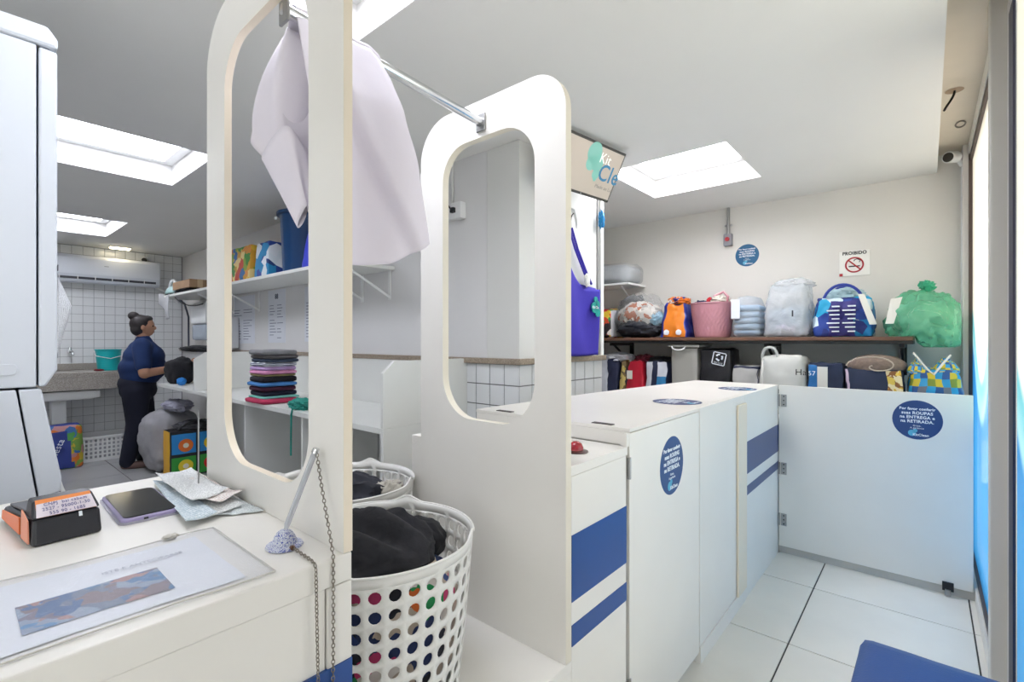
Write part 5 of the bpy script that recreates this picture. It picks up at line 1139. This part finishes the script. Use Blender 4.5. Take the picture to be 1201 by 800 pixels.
# plaid bag
t = thing('plaid_bag', 'blue, yellow and turquoise plaid bag at the right end of the lower row', 'bag', (3.72, -.03, ZL), GL)
PB = [mat('plaid_turquoise', '#2193c9', .5), mat('plaid_blue', '#1a4f8c', .5), mat('plaid_yellow', '#c9b52f', .5), mat('plaid_grey', '#6a6f7c', .5), mat('plaid_olive', '#7a8a2f', .5)]
def plaid(i, j, ax):
    a, b_ = int(i*6) % 3, int(j*7) % 3
    return [[0, 1, 2], [1, 3, 0], [2, 0, 4]][a][b_]
MB().softbox(3.58, 3.88, -.152, .085, ZL, 1.15, (18, 24, 21), .02, .01, 75, top=(.7, .85), mfn=plaid).build('bag_body', PB, t, smooth=True, weld=True)
MB().softbox(3.62, 3.85, -.14, -.02, 1.13, 1.215, (10, 10, 8), .01, .01, 76, top=(.4, .4), mfn=plaid).build('folded_top', PB, t, smooth=True, weld=True)
MB().softbox(3.62, 3.85, .0, .09, 1.12, 1.20, (10, 10, 8), .01, .01, 77, top=(.4, .4), mfn=plaid).build('folded_top', PB, t, smooth=True, weld=True)
MB().tube([(3.59, .06, 1.25), (3.58, .0, 1.16), (3.57, -.03, 1.13), (3.58, -.06, 1.18), (3.60, -.10, 1.24)], .006, 6).build('handle', mat('white_strap', '#d8d8d2', .6), t, smooth=True)

# wall details
t = thing('conduit_box', 'grey conduit with a red button box on the right wall', 'switch', (4.14, 1.23, 2.12))
MB().cyl((4.145, 1.228, 2.18), (4.145, 1.228, 2.3995), .012, n=14).build('conduit', STEEL, t, smooth=True)
box('button_box', 4.118, 4.158, 1.195, 1.26, 2.09, 2.185, mat('grey_box_metal', '#9b9aa0', .5, .2), t, .006)
MB().cyl((4.118, 1.228, 2.14), (4.108, 1.228, 2.14), .017, n=16).build('red_button', RED, t)
box('conduit_clip', 4.14, 4.158, 1.20, 1.256, 2.25, 2.262, STEEL, t, .001)
sg_ = thing('no_smoking_sign', 'white PROIBIDO no smoking sign on the right wall', 'sign', (4.155, .387, 1.775))
box('plate', 4.1545, 4.1595, .298, .476, 1.775, 1.952, mat('sign_white', '#f6f5f0', .4), sg_, .001)
text('lettering', 'PROIBIDO', .032, (4.1538, .387, 1.934), (0, -1, 0), (0, 0, 1), BINK, sg_, sx=.92, bold=.0012)
rg = MB(); rg.tube([(4.1535, .387+.050*math.cos(a), 1.852+.050*math.sin(a)) for a in [2*PI*i/40 for i in range(40)]], .005, 6, closed=True); rg.tube([(4.153, .387+.036, 1.852+.036), (4.153, .387-.036, 1.852-.036)], .005, 6); rg.build('red_ring', RED, sg_, smooth=True)
cg = MB().box(4.1535, 4.154, .355, .42, 1.838, 1.846); cg.tube([(4.1538, .36, 1.868), (4.1538, .352, 1.88), (4.1538, .37, 1.892), (4.1538, .385, 1.888), (4.1538, .39, 1.878)], .003, 5); cg.build('cigarette', BINK, sg_)
box('red_mark', 4.1536, 4.1545, .455, .475, 1.776, 1.795, RED, sg_, 0)

# ------------------------------------------------------------------ blue bench seat in the foreground
bs = thing('blue_bench', 'blue upholstered bench seat in the doorway at the bottom of the view', 'bench', (1.35, -.02, 0))
MB().softbox(.92, 1.765, -.185, .148, .39, .45, (20, 12, 5), .004, .001, 80, rnd=.022).build('seat_pad', mat('blue_vinyl', '#1f4a8f', .42, bump=.12, bscale=140), bs, smooth=True, weld=True, angle=180)
box('seat_frame', .94, 1.745, -.17, .13, .36, .389, BLACKM, bs, .003)
for x in (.97, 1.71):
    for y in (-.15, .11): MB().cyl((x, y, .002), (x, y, .36), .014, n=12).build('leg', BLACKM, bs)
